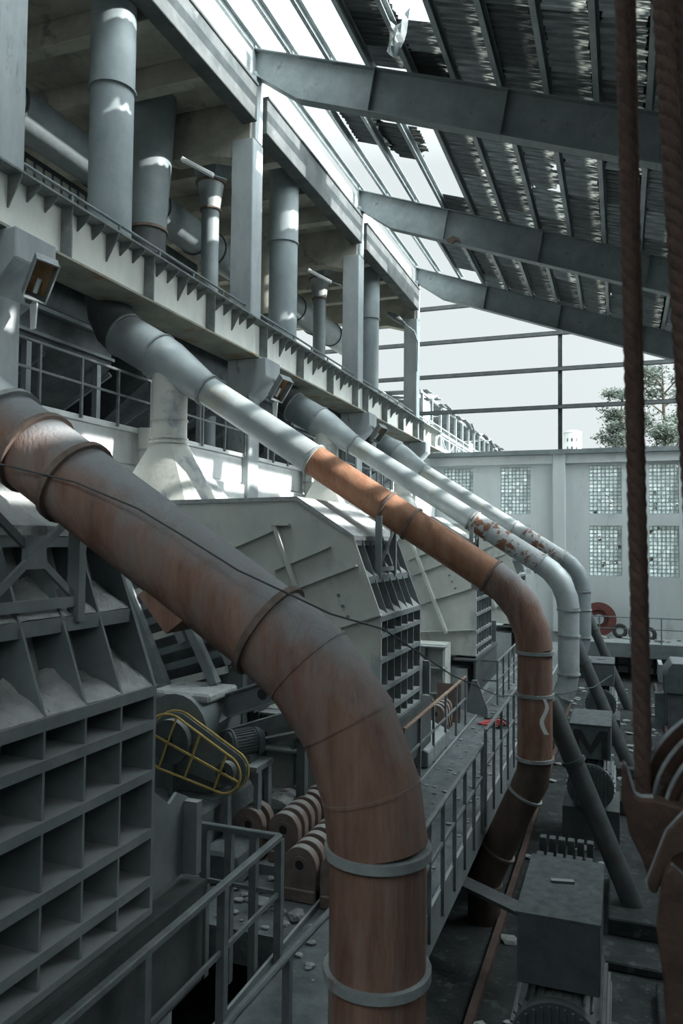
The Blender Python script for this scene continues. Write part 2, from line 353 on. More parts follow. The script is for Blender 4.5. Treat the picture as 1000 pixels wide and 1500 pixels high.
# corrugated sheets
def sheet_mesh(n, broken):
    rs = random.Random(n); bm = bmesh.new(); W, Ln = 2.04, 1.40; ny, nx = 56, 5
    cut0 = [0] * (ny + 1); cut1 = [0] * (ny + 1); c0 = c1 = 0
    for j in range(ny + 1):
        if j % rs.choice((2, 3, 5)) == 0: c0 = rs.uniform(0, .07) if not broken else max(0, min(.5, c0 + rs.uniform(-.13, .14))); c1 = rs.uniform(0, .10) if not broken else max(.05, min(.7, c1 + rs.uniform(-.16, .18)))
        cut0[j], cut1[j] = c0, c1
    g = []
    for j in range(ny + 1):
        y = -W / 2 + W * j / ny; row = []
        for i in range(nx + 1):
            x = cut0[j] + (Ln - cut0[j] - cut1[j]) * i / nx
            row.append(bm.verts.new((x, y, .028 * math.sin(2 * PI * y / .17) + rs.uniform(-.002, .002))))
        g.append(row)
    for j in range(ny):
        for i in range(nx): bm.faces.new([g[j][i], g[j][i + 1], g[j + 1][i + 1], g[j + 1][i]])
    for f in bm.faces: f.smooth = True
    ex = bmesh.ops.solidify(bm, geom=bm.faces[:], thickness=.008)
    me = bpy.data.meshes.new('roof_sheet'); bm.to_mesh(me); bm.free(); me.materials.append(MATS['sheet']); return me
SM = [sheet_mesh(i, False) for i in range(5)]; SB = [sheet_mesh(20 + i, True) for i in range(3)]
ROOFA = math.atan(SL)
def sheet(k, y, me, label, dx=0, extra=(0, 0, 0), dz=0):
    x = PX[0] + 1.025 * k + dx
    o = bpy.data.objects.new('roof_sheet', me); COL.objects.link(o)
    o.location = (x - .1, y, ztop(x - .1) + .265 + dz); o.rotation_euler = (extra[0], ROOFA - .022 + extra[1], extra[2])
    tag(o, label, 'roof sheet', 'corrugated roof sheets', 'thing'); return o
WHOLE = 'dark corrugated roof sheet lying across the purlins among whole ones'
TORN = 'corrugated roof sheet with a ragged broken edge beside a gap of sky'
missing = set()
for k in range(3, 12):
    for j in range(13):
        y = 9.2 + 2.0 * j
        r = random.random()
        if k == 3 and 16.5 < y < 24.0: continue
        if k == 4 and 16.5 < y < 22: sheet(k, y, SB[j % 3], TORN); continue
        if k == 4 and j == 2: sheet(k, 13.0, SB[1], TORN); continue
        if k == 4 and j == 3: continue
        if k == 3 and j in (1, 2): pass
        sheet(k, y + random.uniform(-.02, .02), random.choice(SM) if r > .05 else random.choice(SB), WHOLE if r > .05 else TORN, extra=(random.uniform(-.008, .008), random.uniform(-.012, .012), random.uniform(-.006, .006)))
for k in (3,):
    for y in (27.2, 29.2, 31.2): pass
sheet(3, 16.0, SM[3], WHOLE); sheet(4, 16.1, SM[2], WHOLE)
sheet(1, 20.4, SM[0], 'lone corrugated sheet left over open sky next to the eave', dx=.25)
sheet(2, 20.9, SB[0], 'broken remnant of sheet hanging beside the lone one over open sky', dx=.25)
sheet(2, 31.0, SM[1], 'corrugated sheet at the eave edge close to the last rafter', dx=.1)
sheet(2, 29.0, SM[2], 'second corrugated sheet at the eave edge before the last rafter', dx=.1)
# unseen sheets added over the far slope to block and break up light
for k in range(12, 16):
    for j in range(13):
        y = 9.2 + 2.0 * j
        if j < 2 or random.random() < .08: sheet(k, y, random.choice(SM), 'unseen corrugated sheet added beyond the frame to block light')
fl = MB(); bmv = fl.bm
g = [[bmv.verts.new((-4.54 + .5 * i / 4 * (1 - .5 * j / 4), 14.9 + .12 * math.sin(i * 1.3 + j), 17.98 - .75 * j / 4 - .1 * math.sin(i))) for i in range(5)] for j in range(5)]
for j in range(4):
    for i in range(4): bmv.faces.new([g[j][i], g[j][i + 1], g[j + 1][i + 1], g[j + 1][i]])
bmesh.ops.solidify(bmv, geom=bmv.faces[:], thickness=.01)
tag(fl.build('torn_flap', 'galvanised', loc=(-4.3, 14.9, 18)), 'torn strip of pale sheeting dangling from a hole in the roof', 'flap')

# ------------------------------------------------------------------ end wall steelwork
for i, z in enumerate((13.47, 15.28, 17.0, 18.75)):
    x1 = min(8.0, -8.6 + (19.0 - z) / SL + 1.2)
    mb = MB().box(-19.9, x1, 36.96, 37.08, z - .1, z - .08).box(-19.9, x1, 36.96, 36.98, z - .1, z + .1).box(-19.9, x1, 36.96, 37.08, z + .08, z + .1)
    tag(mb.build('wall_girt', 'dark_pipe', loc=(-8.6, 37, z)), 'horizontal steel rail across the open end wall, %s' % ['lowest one', 'second up', 'third up', 'topmost, short, under the rafter'][i], 'rail', 'steel rails of the open end wall', 'thing')
mb = MB().box(-2.76, -2.56, 37.05, 37.07, 11.3, 17.05).box(-2.76, -2.745, 36.98, 37.14, 11.3, 17.05).box(-2.575, -2.56, 36.98, 37.14, 11.3, 17.05).box(-2.85, -2.47, 36.9, 37.2, 11.28, 11.32)
tag(mb.build('steel_post', 'dark_pipe', loc=(-2.66, 37, 11.3)), 'slim vertical steel post in the middle of the open end wall', 'post')

# ------------------------------------------------------------------ plated gallery girder with brackets, one length per bay
GT, GB = 12.36, 11.5
gl_names = ['out of sight', 'from the left edge to the front column', 'between the front and second columns', 'between the second and last columns', 'running out to the end wall']
for c in range(1, 5):
    a = COLY[c] - .02; b = COLY[c + 1] - .04 if c < 4 else 36.6
    if c == 1: a = 5.0
    t = thing('gallery_girder', 'pale riveted plate girder with small brackets, ' + gl_names[c], 'girder', (-8.5, a, GB), 'pale plate girders of the gallery', 'thing')
    MB().box(-8.52, -8.48, a, b, GB, GT).build('web', 'girder_paint', t)
    MB().box(-8.62, -8.2, a, b, GT, GT + .035).build('top_flange', 'gusset_steel', t)
    MB().box(-9.15, -8.24, a, b, GB - .04, GB).build('bottom_flange', 'girder_under', t)
    MB().box(-9.15, -9.12, a, b, GB, GT - .1).build('back_plate', 'girder_under', t)
    n = int((b - a) / .385)
    for i in range(n):
        y = a + .2 + i * (b - a - .3) / n
        if i % 6 == 0:
            MB().box(-8.48, -8.26, y - .012, y + .012, GB, GT).build('stiffener', 'gusset_steel', t)
        else:
            d = .48 if i % 3 == 0 else .24
            MB().prism([(-8.48, GT), (-8.22, GT), (-8.22, GT - .05), (-8.46, GT - d), (-8.48, GT - d)], 'y', y - .01, y + .01).build('bracket', 'gusset_steel', t)
    # hand rail standing on the girder
    r = thing('gallery_handrail', 'low dark handrail on the pale girder, ' + gl_names[c], 'handrail', (-8.66, a, GT), 'low handrails on the girder')
    MB().tube((-8.66, a, 12.8), (-8.66, b, 12.8), .028, 8).build('rail', 'roof_steel', r, True)
    m = max(3, round((b - a) / 1.33))
    for i in range(m + 1):
        y = a + .06 + (b - a - .12) * i / m
        MB().box(-8.68, -8.64, y - .02, y + .02, GT, 12.8).build('post', 'roof_steel', r)
# floodlights below the corbels
def floodlight(y, label):
    t = thing('floodlight', label, 'lamp', (-7.85, y, 10.9), 'floodlights under the corbels')
    c = V((-7.78, y - .12, 10.72)); ax = V((.62, -.25, .74)).normalized()          # long axis of the box
    nrm = V((.72, -.55, -.42)); nrm = (nrm - ax * nrm.dot(ax)).normalized(); sd = ax.cross(nrm)
    def fr(u, v, w): return c + ax * u + sd * v + nrm * w
    mb = MB()
    def slab(u0, u1, v0, v1, w0, w1): mb.quadbox([fr(u0, v0, w0), fr(u1, v0, w0), fr(u1, v1, w0), fr(u0, v1, w0), fr(u0, v0, w1), fr(u1, v0, w1), fr(u1, v1, w1), fr(u0, v1, w1)])
    slab(-.3, .3, -.16, .16, -.14, -.12)
    for v in (-.16, .145): slab(-.3, .3, v, v + .015, -.12, .1)
    for u in (-.3, .285): slab(u, u + .015, -.16, .16, -.12, .1)
    slab(-.42, -.3, -.08, .08, -.16, .02)
    mb.build('housing', 'lamp_grey', t)
    mb = MB(); slab(-.285, .285, -.145, .145, -.118, -.11); mb.build('reflector', 'lamp_inside', t)
    MB().tube(fr(-.24, 0, -.03), fr(-.02, 0, -.03), .035, 10).build('bulb', 'white_plastic', t, True)
    mb = MB()
    for (u, v) in ((-.31, -.17), (-.31, .15)):
        slab(u, .31, v, v + .02, .1, .115)
    slab(-.31, -.29, -.17, .17, .1, .115); slab(.29, .31, -.17, .17, .1, .115)
    mb.build('rim', 'galvanised', t)
    p = fr(-.34, .02, .02); MB().quadbox([p + V(q) for q in ((-.08, 0, 0), (.08, -.03, 0), (.08, 0, 0), (-.08, .03, 0), (-.06, 0, -.42), (.05, -.03, -.42), (.05, 0, -.42), (-.06, .03, -.42))]).build('hanging_plate', 'white_plastic', t)
    MB().path([fr(-.1, 0, -.14), (-8.05, y + .05, 10.98)], .03, 8).build('arm', 'lamp_grey', t, True)
floodlight(8.7, 'open floodlight with rusty reflector under the corbel at left frame edge')
floodlight(16.9, 'open floodlight under the corbel of the front concrete column')
floodlight(24.9, 'small floodlight under the corbel of the second concrete column')

# ------------------------------------------------------------------ the four exhaust pipes, one per bay
def exhaust_pipe(y, label, m_up, m_mid, m_low, m_elb, m_vert, xr, base):
    t = thing('exhaust_pipe', label, 'pipe', (-1.24, y, FLOOR), 'big exhaust pipes, one per bay')
    def P(x, z): return (x, y, z)
    MB().path([P(-9.25, 17.98), P(-9.25, 15.7)], .43, 32).build('riser', m_up, t, True)
    MB().path([P(-9.25, 15.7), P(-9.25, 12.0)], .415, 32).build('riser', m_up, t, True)
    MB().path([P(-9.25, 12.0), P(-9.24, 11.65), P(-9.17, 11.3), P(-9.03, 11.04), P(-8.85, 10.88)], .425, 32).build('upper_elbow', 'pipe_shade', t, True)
    MB().path([P(-8.85, 10.88), P(-8.08, 10.43)], .42, 32).build('wide_sleeve', m_up if y > 15 else 'galvanised', t, True)
    MB().path([P(-8.08, 10.43), P(-7.85, 10.29), P(-7.03, 9.72)], [.42, .41, .28], 32).build('reducer', m_mid, t, True)
    def ring(x, z, ax, r, m, w=.035, th=.03): MB().ring((x, y, z), ax, r - .01, r + th, w).build('flange', m, t, True)
    sl = (.85, 0, -.545)
    ring(-9.25, 15.7, (0, 0, 1), .43, m_up); ring(-8.85, 10.88, sl, .42, 'flange_grey'); ring(-8.08, 10.43, sl, .42, 'flange_grey'); ring(-7.03, 9.72, sl, .28, 'flange_grey', .05)
    zl = lambda x: 9.72 - (x + 7.03) * .632
    MB().path([P(-7.03, 9.72), P(xr, zl(xr))], .265, 32).build('straight_length', m_mid, t, True)
    MB().path([P(xr, zl(xr)), P(-1.91, zl(-1.91))], .268, 32).build('straight_length', m_low, t, True)
    fm = 'flange' if m_low.startswith('rust') and m_low != 'rust_patch' else 'flange_grey'
    for x in sorted({xr, -3.62, -3.2 if y > 5 else -3.3}): ring(x, zl(x), sl, .268, 'flange_grey' if x == xr else fm, .045, .028)
    ring(-1.91, 6.485, sl, .268, fm, .04, .03)
    elb = [(-1.91, 6.485), (-1.66, 6.30), (-1.42, 6.0), (-1.28, 5.64), (-1.24, 5.36)]
    MB().path([P(*q) for q in elb], .272, 32).build('lower_elbow', m_elb, t, True)
    for i in (1, 2, 3):
        d = V((elb[i + 1][0] - elb[i - 1][0], 0, elb[i + 1][1] - elb[i - 1][1])); MB().ring(P(*elb[i]), d, .26, .278, .018).build('weld_seam', m_elb, t, True)
    MB().path([P(-1.24, 5.36), P(-1.24, 3.72)], .262, 32).build('down_pipe', m_vert, t, True)
    for z, w in ((5.34, .05), (4.7, .05), (3.74, .05)): ring(-1.24, z, (0, 0, 1), .262, 'flange_grey', w, .03)
    MB().path([P(-1.24, 3.72), P(-1.28, 3.4), P(-1.46, 3.05), P(-1.86, 2.15), P(-2.0, 1.8), P(-2.0, FLOOR)], .25, 28).build('tail_pipe', 'rust_dark' if m_vert == 'rust' else m_vert, t, True)
    ring(-1.39, 3.18, (.4, 0, .8), .25, 'flange_grey'); ring(-1.79, 2.28, (.45, 0, .85), .25, 'flange'); ring(-2.0, 1.74, (0, 0, 1), .25, 'flange')
    # tee branch and hopper down to the crusher inlet
    MB().path([P(-7.82, 10.1), P(-7.82, 8.78)], .325, 32).build('branch', 'galvanised_light', t, True)
    ring(-7.82, 9.2, (0, 0, 1), .325, 'galvanised_light', .03, .02); ring(-7.82, 8.86, (0, 0, 1), .325, 'galvanised_light', .03, .025); ring(-7.82, 8.78, (0, 0, 1), .325, 'galvanised_light', .04, .035)
    hb = MB(); n = 32; A = []; B = []
    for j in range(n):
        an = 2 * PI * (j + .5) / n; cx, sx = math.cos(an), math.sin(an)
        A.append(hb.bm.verts.new((-7.82 + .325 * cx, y + .325 * sx, 8.76)))
        k = max(abs(cx), abs(sx)); B.append(hb.bm.verts.new((-7.66 + .86 * cx / k, y + .8 * sx / k, 7.66)))
    for j in range(n): hb.bm.faces.new([A[j], A[(j + 1) % n], B[(j + 1) % n], B[j]])
    hb.bm.faces.new(A); hb.bm.faces.new(B)
    hb.build('hopper', 'galvanised_light', t, True)
    return t
pa = exhaust_pipe(4.0, 'huge rusty exhaust pipe across the front, bending down in the middle', 'pipe_paint', 'galvanised', 'rust', 'rust', 'rust', -3.9, DECK)
pb = exhaust_pipe(12.0, 'exhaust pipe with orange-rust lower length behind the huge front one', 'pipe_paint', 'galvanised', 'rust_bright', 'rust', 'rust', -4.92, FLOOR)
pc = exhaust_pipe(20.0, 'mostly grey exhaust pipe with rust spots, third from the camera', 'pipe_paint', 'galvanised', 'rust_patch', 'galvanised', 'galvanised', -3.7, FLOOR)
pd = exhaust_pipe(28.0, 'farthest exhaust pipe, grey with a rusty stretch by the end wall', 'pipe_paint', 'galvanised', 'rust_patch', 'pipe_paint', 'pipe_paint', -3.3, FLOOR)
MB().prism([(-2.70, 6.67), (-2.50, 6.45), (-2.27, 6.62), (-2.42, 6.86)], 'y', 3.84, 4.2).build('bracket_box', 'rust', pa)
MB().quadbox([(-2.2, 11.9, 6.3), (-2.0, 11.9, 6.2), (-2.0, 12.1, 6.2), (-2.2, 12.1, 6.3), (-2.2, 11.9, 6.42), (-2.0, 11.9, 6.3), (-2.0, 12.1, 6.3), (-2.2, 12.1, 6.42)]).build('bracket_box', 'galvanised', pb)
# braced stands that carry the pipes on the crusher casings
SN = ['braced steel stand at the left edge under the huge front pipe', 'braced steel stand under the orange-rust pipe', 'braced steel stand under the third pipe']
for i, y in enumerate((4.0, 12.0, 20.0)):
    x = -3.62; zb, zt = 6.42, 7.3
    t = thing('pipe_stand', SN[i], 'stand', (x, y, zb), 'stands carrying the pipes')
    for s in (-.42, .42): MB().box(x - .05, x + .05, y + s - .035, y + s + .035, zb, zt + (.12 if i else .05)).build('post', 'steel', t)
    MB().bar((x, y - .42, 6.56), (x, y + .42, 6.56), .05, .07).build('tie_bar', 'steel', t)
    for s in (-1, 1): MB().bar((x + .01 * s, y - .4 * s, 6.6), (x + .01 * s, y + .4 * s, zt - .1), .03, .05).build('brace', 'steel', t)
    MB().box(x - .02, x + .02, y - .09, y + .09, 6.8, 7.02).build('gusset_plate', 'steel', t)

# ------------------------------------------------------------------ ribbed crusher casings
def crusher(y0, label):
    y1 = y0 + 2.35; t = thing('crusher', label, 'crusher', (-5.0, (y0 + y1) / 2, DECK), 'ribbed crusher casings')
    body = [(-8.6, 7.56), (-4.8, 7.62), (-4.08, 7.04), (-3.72, 5.86), (-3.72, 4.2), (-5.2, 4.2), (-5.2, 3.9), (-8.6, 3.9)]
    MB().prism(body, 'y', y0 + .02, y1 - .02).build('casing', 'pocket_back', t)
    # end plates that frame the ribs
    side = [(-8.6, 7.60), (-4.78, 7.66), (-3.82, 7.06), (-3.37, 5.88), (-3.37, 4.2), (-5.2, 4.2), (-5.2, 3.9), (-8.6, 3.9)]
    for ya, yb in ((y0 - .015, y0 + .02), (y1 - .02, y1 + .015)): MB().prism(side, 'y', ya, yb).build('side_panel', 'casing_paint' if ya < y0 else 'rib_steel', t)
    def top(x): return 7.60 + (x + 8.6) / 3.82 * .06
    MB().prism([(-8.6, 7.57), (-4.78, 7.63), (-3.80, 7.02), (-3.80, 7.09), (-4.76, 7.70), (-8.6, 7.64)], 'y', y0 - .04, y1 + .04).build('lid', 'dust', t)
    # vertical ribs (front) and ledges
    n = 6
    prof = [(-4.1, 7.04), (-3.82, 7.04), (-3.39, 5.88), (-3.39, 4.2), (-3.74, 4.2), (-3.74, 5.86)]
    for i in range(1, n):
        y = y0 + (y1 - y0) * i / n; MB().prism(prof, 'y', y - .011, y + .011).build('rib', 'rib_steel', t)
    led = [(-3.82, 7.04, .10), (-3.60, 6.46, .10), (-3.37, 5.88, .08), (-3.37, 5.62, .07), (-3.37, 5.24, .07), (-3.37, 4.80, .07), (-3.37, 4.44, .07), (-3.37, 4.2, .05)]
    for k, (x, z, h) in enumerate(led):
        xb = -4.1 if k == 0 else (-3.9 if k == 1 else -3.74)
        MB().prism([(xb, z - .02), (x - .012, z - .02), (x - .012, z - h), (x + .004, z - h), (x + .004, z), (xb, z)], 'y', y0 - .01, y1 + .01).build('ledge', 'rib_steel', t)
    for k in (1, 2):                                           # spill of dust in the sloping pockets
        x, z, h = led[k]
        hp = MB()
        for i in range(n):
            a = y0 + (y1 - y0) * i / n + .012; b = a + (y1 - y0) / n - .024
            g = []
            for u in range(7):
                row = []
                for v in range(6):
                    f = v / 5
                    xx = (x - .012) * (1 - f) + ((-3.72 - .31 * (z - 5.86) + .0) ) * f
                    zz = z + .002 + (.17 + .05 * math.sin(i * 2.3 + k)) * f ** .8 * (1 + random.uniform(-.1, .1)) * (1 - .25 * math.cos(u * 1.05 + i)) + random.uniform(0, .008)
                    row.append(hp.bm.verts.new((xx, a + (b - a) * u / 6, zz)))
                g.append(row)
            for u in range(6):
                for v in range(5): hp.bm.faces.new([g[u][v], g[u][v + 1], g[u + 1][v + 1], g[u + 1][v]])
        o = hp.build('dust_heap', 'dust', t, True); o['kind'] = 'stuff'
    # stiffening bars on both end plates, square to the tilted joint
    for ya in (y0 - .06,):
        out = -1 if ya < y0 else 1
        yy = y0 - .05 if out < 0 else y1 + .05
        for (xa, za, xb_, zb_) in ((-6.1, 6.78, -5.12, 7.17), (-5.12, 6.54, -4.18, 6.92), (-5.0, 6.16, -3.75, 6.64), (-4.9, 5.40, -3.36, 5.92), (-5.2, 4.7, -3.4, 4.85)):
            MB().bar((xa, yy, za), (xb_, yy, zb_), .13, .025).build('stiffener', 'casing_paint', t)
        MB().bar((-5.12, yy + out * .03, 7.26), (-4.1, yy + out * .03, 4.72), .075, .13, (0, 1, 0)).build('strut', 'casing_paint', t, bevel=.006)
        MB().box(-5.16, -4.86, min(yy - .04, yy + out * .12), max(yy + .04, yy + out * .12), 7.24, 7.27).build('tab', 'casing_paint', t)
        if out < 0:
            for (bx, bz) in ((-4.05, 6.18), (-3.98, 6.02), (-3.9, 5.86)): MB().tube((bx, y0 - .045, bz), (bx, y0 - .01, bz), .028, 6).build('bolt', 'rib_steel', t)
    # base rail and foundation
    MB().box(-3.9, -3.30, y0 - .3, y1 + .7, 4.1, 4.14).box(-3.38, -3.33, y0 - .3, y1 + .7, 3.3, 4.1).build('base_rail', 'dark_pipe', t)  # rail darkened: the light's fall-off near the bottom is put into its colour
    MB().box(-8.4, -3.55, y0 - .2, y1 + .6, DECK, 3.9).build('plinth', 'concrete', t)
    MB().prism([(y1 + .015, 4.2), (y1 + .66, 4.2), (y1 + .66, 4.82), (y1 + .5, 4.9), (y1 + .38, 4.84), (y1 + .015, 5.12)], 'x', -3.5, -3.47).build('tail_plate', 'plate', t)
    MB().box(-3.52, -3.34, y1 + .60, y1 + .68, 4.2, 4.8).build('tail_post', 'plate', t)
    return t
crusher(2.7, 'nearest ribbed crusher casing with dusty pockets filling the left edge')
crusher(10.95, 'middle ribbed crusher casing with smooth beige side under the orange-rust pipe')
crusher(18.95, 'third ribbed crusher casing, seen behind the beige-sided one')
crusher(26.95, 'farthest ribbed crusher casing, mostly hidden by the grey pipe')

# ------------------------------------------------------------------ left storey: ducts, funnels, bins
t = thing('overhead_duct', 'long fat horizontal duct under the upper ceiling behind the columns', 'duct', (-12, 20, 16.1))
MB().path([(-12, 3, 16.05), (-12, 33, 16.15)], .5, 28).build('duct_body', 'pipe_paint', t, True)
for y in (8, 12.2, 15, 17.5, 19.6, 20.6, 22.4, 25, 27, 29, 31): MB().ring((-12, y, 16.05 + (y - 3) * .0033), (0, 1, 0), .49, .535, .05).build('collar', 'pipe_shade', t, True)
def funnel(y, label, x=-10.6, k=1.0):
    t = thing('funnel_pipe', label, 'funnel', (x, y, 9.1), 'funnels hanging from the upper ceiling')
    f = MB(); n = 28; A = []; B = []
    for j in range(n):
        an = 2 * PI * (j + .5) / n; c, s = math.cos(an), math.sin(an); q = max(abs(c), abs(s))
        A.append(f.bm.verts.new((x + .62 * c / q, y + .62 * s / q, 18.0))); B.append(f.bm.verts.new((x + .36 * c, y + .36 * s, 16.85)))
    for j in range(n): f.bm.faces.new([A[j], A[(j + 1) % n], B[(j + 1) % n], B[j]])
    f.build('hopper', 'pipe_paint', t, True)
    MB().ring((x, y, 16.85), (0, 0, 1), .34, .42, .05).build('collar', 'flange', t, True)
    MB().path([(x, y, 16.85), (x, y, 16.1)], [.36, .25], 24).build('cone', 'galvanised', t, True)
    MB().ring((x, y, 16.1), (0, 0, 1), .23, .29, .05).build('collar', 'flange', t, True)
    MB().path([(x, y, 16.1), (x, y, 9.3)], .24, 24).build('down_pipe', 'pipe_paint', t, True)
    MB().path([(x, y, 9.3), (x, y, 9.1)], [.24, .12], 24).build('spout', 'galvanised_light', t, True)
funnel(18.1, 'funnel and thin downpipe left of the front concrete column')
funnel(26.2, 'funnel and thin downpipe between the second and third columns')
t = thing('tapered_duct', 'fat tapered duct hanging behind the leftmost riser pipe', 'duct', (-11.0, 15.75, 12.2))
MB().path([(-11.0, 15.75, 18.0), (-11.0, 15.75, 14.7)], [.66, .46], 28).build('cone', 'pipe_paint', t, True)
MB().ring((-11.0, 15.75, 14.65), (0, 0, 1), .40, .50, .07).build('collar', 'flange', t, True)
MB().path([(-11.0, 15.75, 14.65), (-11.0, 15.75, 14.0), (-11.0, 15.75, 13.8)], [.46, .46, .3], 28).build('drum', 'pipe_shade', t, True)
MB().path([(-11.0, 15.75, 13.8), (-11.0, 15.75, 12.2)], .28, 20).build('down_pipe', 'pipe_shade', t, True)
t = thing('tapered_duct', 'fat tapered duct seen behind the riser beside the front column', 'duct', (-11.4, 23.4, 12.2))
MB().path([(-11.4, 23.4, 18.0), (-11.4, 23.4, 14.7)], [.62, .44], 28).build('cone', 'ceiling_concrete', t, True)
MB().path([(-11.4, 23.4, 14.7), (-11.4, 23.4, 12.2)], .4, 28).build('down_pipe', 'pipe_shade', t, True)
for y, lb in ((12.25, 'short cream vertical pipe on the sunlit wall left of the hopper branch'), (20.3, 'short cream vertical pipe on the sunlit wall above the middle casing')):
    t = thing('wall_pipe', lb, 'pipe', (-8.5, y, 8.3), 'short wall pipes')
    MB().path([(-8.5, y, 9.12), (-8.5, y, 8.45), (-8.5, y, 8.3)], [.14, .14, .08], 20).build('tube', 'galvanised_light', t, True)
    MB().ring((-8.5, y, 8.7), (0, 0, 1), .13, .16, .04).build('collar', 'galvanised', t, True)
# machines on the upper floor (housing with a band of small panes)
t = thing('filter_housing', 'long grey filter housing with a band of small panes behind the left handrail', 'housing', (-13.7, 15, 12.2))
MB().box(-14.6, -12.75, 8.5, 21, 12.2, 15.85).build('body', 'dark_machine', t)
wb = MB()
for i in range(22):
    y = 10.2 + i * .3; wb.box(-12.76, -12.72, y, y + .21, 15.32, 15.70)
wb.build('pane_band', 'galvanised_light', t)
MB().box(-12.76, -12.68, 8.5, 21, 15.14, 15.22).build('cornice', 'steel', t)
t = thing('duct_cyclone', 'pale drum and rusty box at the open far end of the upper floor', 'drum', (-12.6, 31, 12.2))
MB().path([(-13.5, 30.5, 14.6), (-12.6, 33.2, 14.6)], .75, 24).build('drum', 'galvanised_light', t, True)
MB().box(-14.4, -12.2, 29.8, 32.0, 12.2, 14.0).build('rusty_box', 'rust_bright', t)
# two tube lamps near the column heads
for i, (y, lb) in enumerate(((16.4, 'white tube lamp on an arm near the front column'), (24.5, 'white tube lamp on an arm near the second column'))):
    t = thing('tube_lamp', lb, 'lamp', (-9.5, y, 16.1), 'tube lamps by the columns')
    MB().bar((-10.15, y - .5, 16.42), (-9.35, y - .3, 15.95), .14, .1).build('tube', 'white_plastic', t, bevel=.02)
    MB().tube((-9.45, y - .3, 16.0), (-9.05, y - .2, 15.85), .025, 8).build('arm', 'lamp_grey', t)
t = thing('street_lamp', 'street-type lamp head on a bent arm on the last column', 'lamp', (-8.5, 32.6, 15.0))
MB().path([(-8.47, 32.6, 14.6), (-8.45, 32.6, 15.9), (-8.6, 32.5, 16.4), (-9.0, 32.3, 16.7)], .035, 8).build('arm', 'galvanised', t, True)
MB().path([(-8.95, 32.3, 16.66), (-9.3, 32.15, 16.95), (-9.7, 32.0, 17.15)], [.07, .16, .1], 12).build('lamp_head', 'lamp_grey', t, True)
# bins behind the lower rail
BN = ['left of the upper elbow', 'behind the front column', 'past the second column', 'near the end wall']
for i, y in enumerate((6.0, 14.0, 22.0, 30.0)):
    t = thing('storage_bin', 'dark steel bin with sloping bottom behind the gallery rail, ' + BN[i], 'bin', (-11, y + 3, 9.1), 'dark bins behind the gallery rail')
    a, b = y + .5, min(y + 7.2, 36.5)
    MB().prism([(-13, 11.84), (-9.95, 11.84), (-9.95, 11.3), (-10.05, 11.2), (-10.05, 10.6), (-11.6, 9.5), (-13, 9.5)], 'y', a, b).build('shell', 'dark_machine', t)
    MB().box(-10.05, -9.9, a, b, 11.18, 11.26).build('ledge', 'steel', t)
    MB().box(-10.07, -9.96, a, b, 10.72, 10.78).build('ledge', 'steel', t)
    for k in range(4):
        yy = a + .4 + k * (b - a - .8) / 3
        MB().bar((-10.1, yy, 9.1), (-10.1, yy, 10.6), .12, .12).build('leg', 'concrete', t)
        MB().bar((-11.9, yy, 9.2), (-10.15, yy + .5, 10.5), .08, .1).build('brace', 'steel', t)
# gallery guard rail
def guard_rail(name, label, pts, zb, h, m='rail_steel', n=None, mid=True, group=None, post=.045, rail=.05, drop=0):
    t = thing(name, label, 'railing', (pts[0][0], pts[0][1], zb), group)
    ln = sum((V(pts[i + 1]) - V(pts[i])).length for i in range(len(pts) - 1))
    for i in range(len(pts) - 1):
        p, q = V((*pts[i], zb + h)), V((*pts[i + 1], zb + h))
        MB().bar(p, q, rail, rail * .9).build('top_rail', m, t, bevel=.008)
        if m == 'rail_rust': m = 'rail_steel'
        if mid: MB().bar(p - V((0, 0, h * .45)), q - V((0, 0, h * .45)), .03, .04).build('mid_rail', m, t)
        k = max(1, round((q - p).length / 1.05)) if n is None else n
        for j in range(k + 1):
            if i and j == 0: continue
            c = p.lerp(q, j / k)
            MB().box(c.x - post / 2, c.x + post / 2, c.y - post / 2, c.y + post / 2, zb - drop, zb + h - .02).build('post', m, t)
    return t
for c in range(1, 4):
    a, b = COLY[c] + .35, COLY[c + 1] - .35
    if c == 1: a = 6.5
    guard_rail('gallery_railing', 'pale steel guard rail along the sunlit gallery, ' + ['', 'left of the front column', 'past the front column', 'past the second column'][c],
               [(-8.57, a), (-8.57, b)], 9.1, .98, n=max(4, round((b - a) / .95)), group='guard rails of the gallery', drop=.05)

# ------------------------------------------------------------------ walkway through the hall
t = thing('walkway', 'dusty steel walkway running down the hall beside the crushers', 'walkway', (-2.6, 14, DECK))
MB().box(-3.2, -2.0, 2.2, 33, DECK - .1, DECK).build('deck_plate', 'deck', t)
MB().box(-2.02, -1.98, 2.2, 33, DECK - .42, DECK + .06).build('side_girder', 'plate', t)
MB().box(-3.22, -3.19, 2.2, 33, DECK - .42, DECK + .06).build('side_girder', 'plate', t)
for y in (3, 7.5, 12.6, 17, 21.5, 26, 30.5): MB().box(-3.1, -2.1, y - .1, y + .1, FLOOR, DECK - .1).build('trestle', 'concrete', t)
guard_rail('walkway_railing', 'long grey railing on the right side of the walkway', [(-1.97, 6.9), (-1.97, 11.6)], DECK, 1.06, n=7, mid=True, group='walkway railings', drop=.25)
guard_rail('walkway_railing', 'grey railing section of the walkway behind the rusty down pipe', [(-1.97, 11.9), (-1.97, 18.5)], DECK, 1.2, n=8, mid=True, group='walkway railings', drop=.25)
guard_rail('walkway_railing', 'railing with rusty top bar on the crusher side of the walkway', [(-3.3, 12.0), (-3.3, 17.2)], DECK, 1.08, 'rail_rust', n=5, group='walkway railings')
guard_rail('walkway_railing', 'railing round the far opening beside the walkway, left of the rusty down pipe', [(-4.2, 19.6), (-2.95, 19.6), (-2.95, 27)], DECK, 1.1, n=None, group='walkway railings')
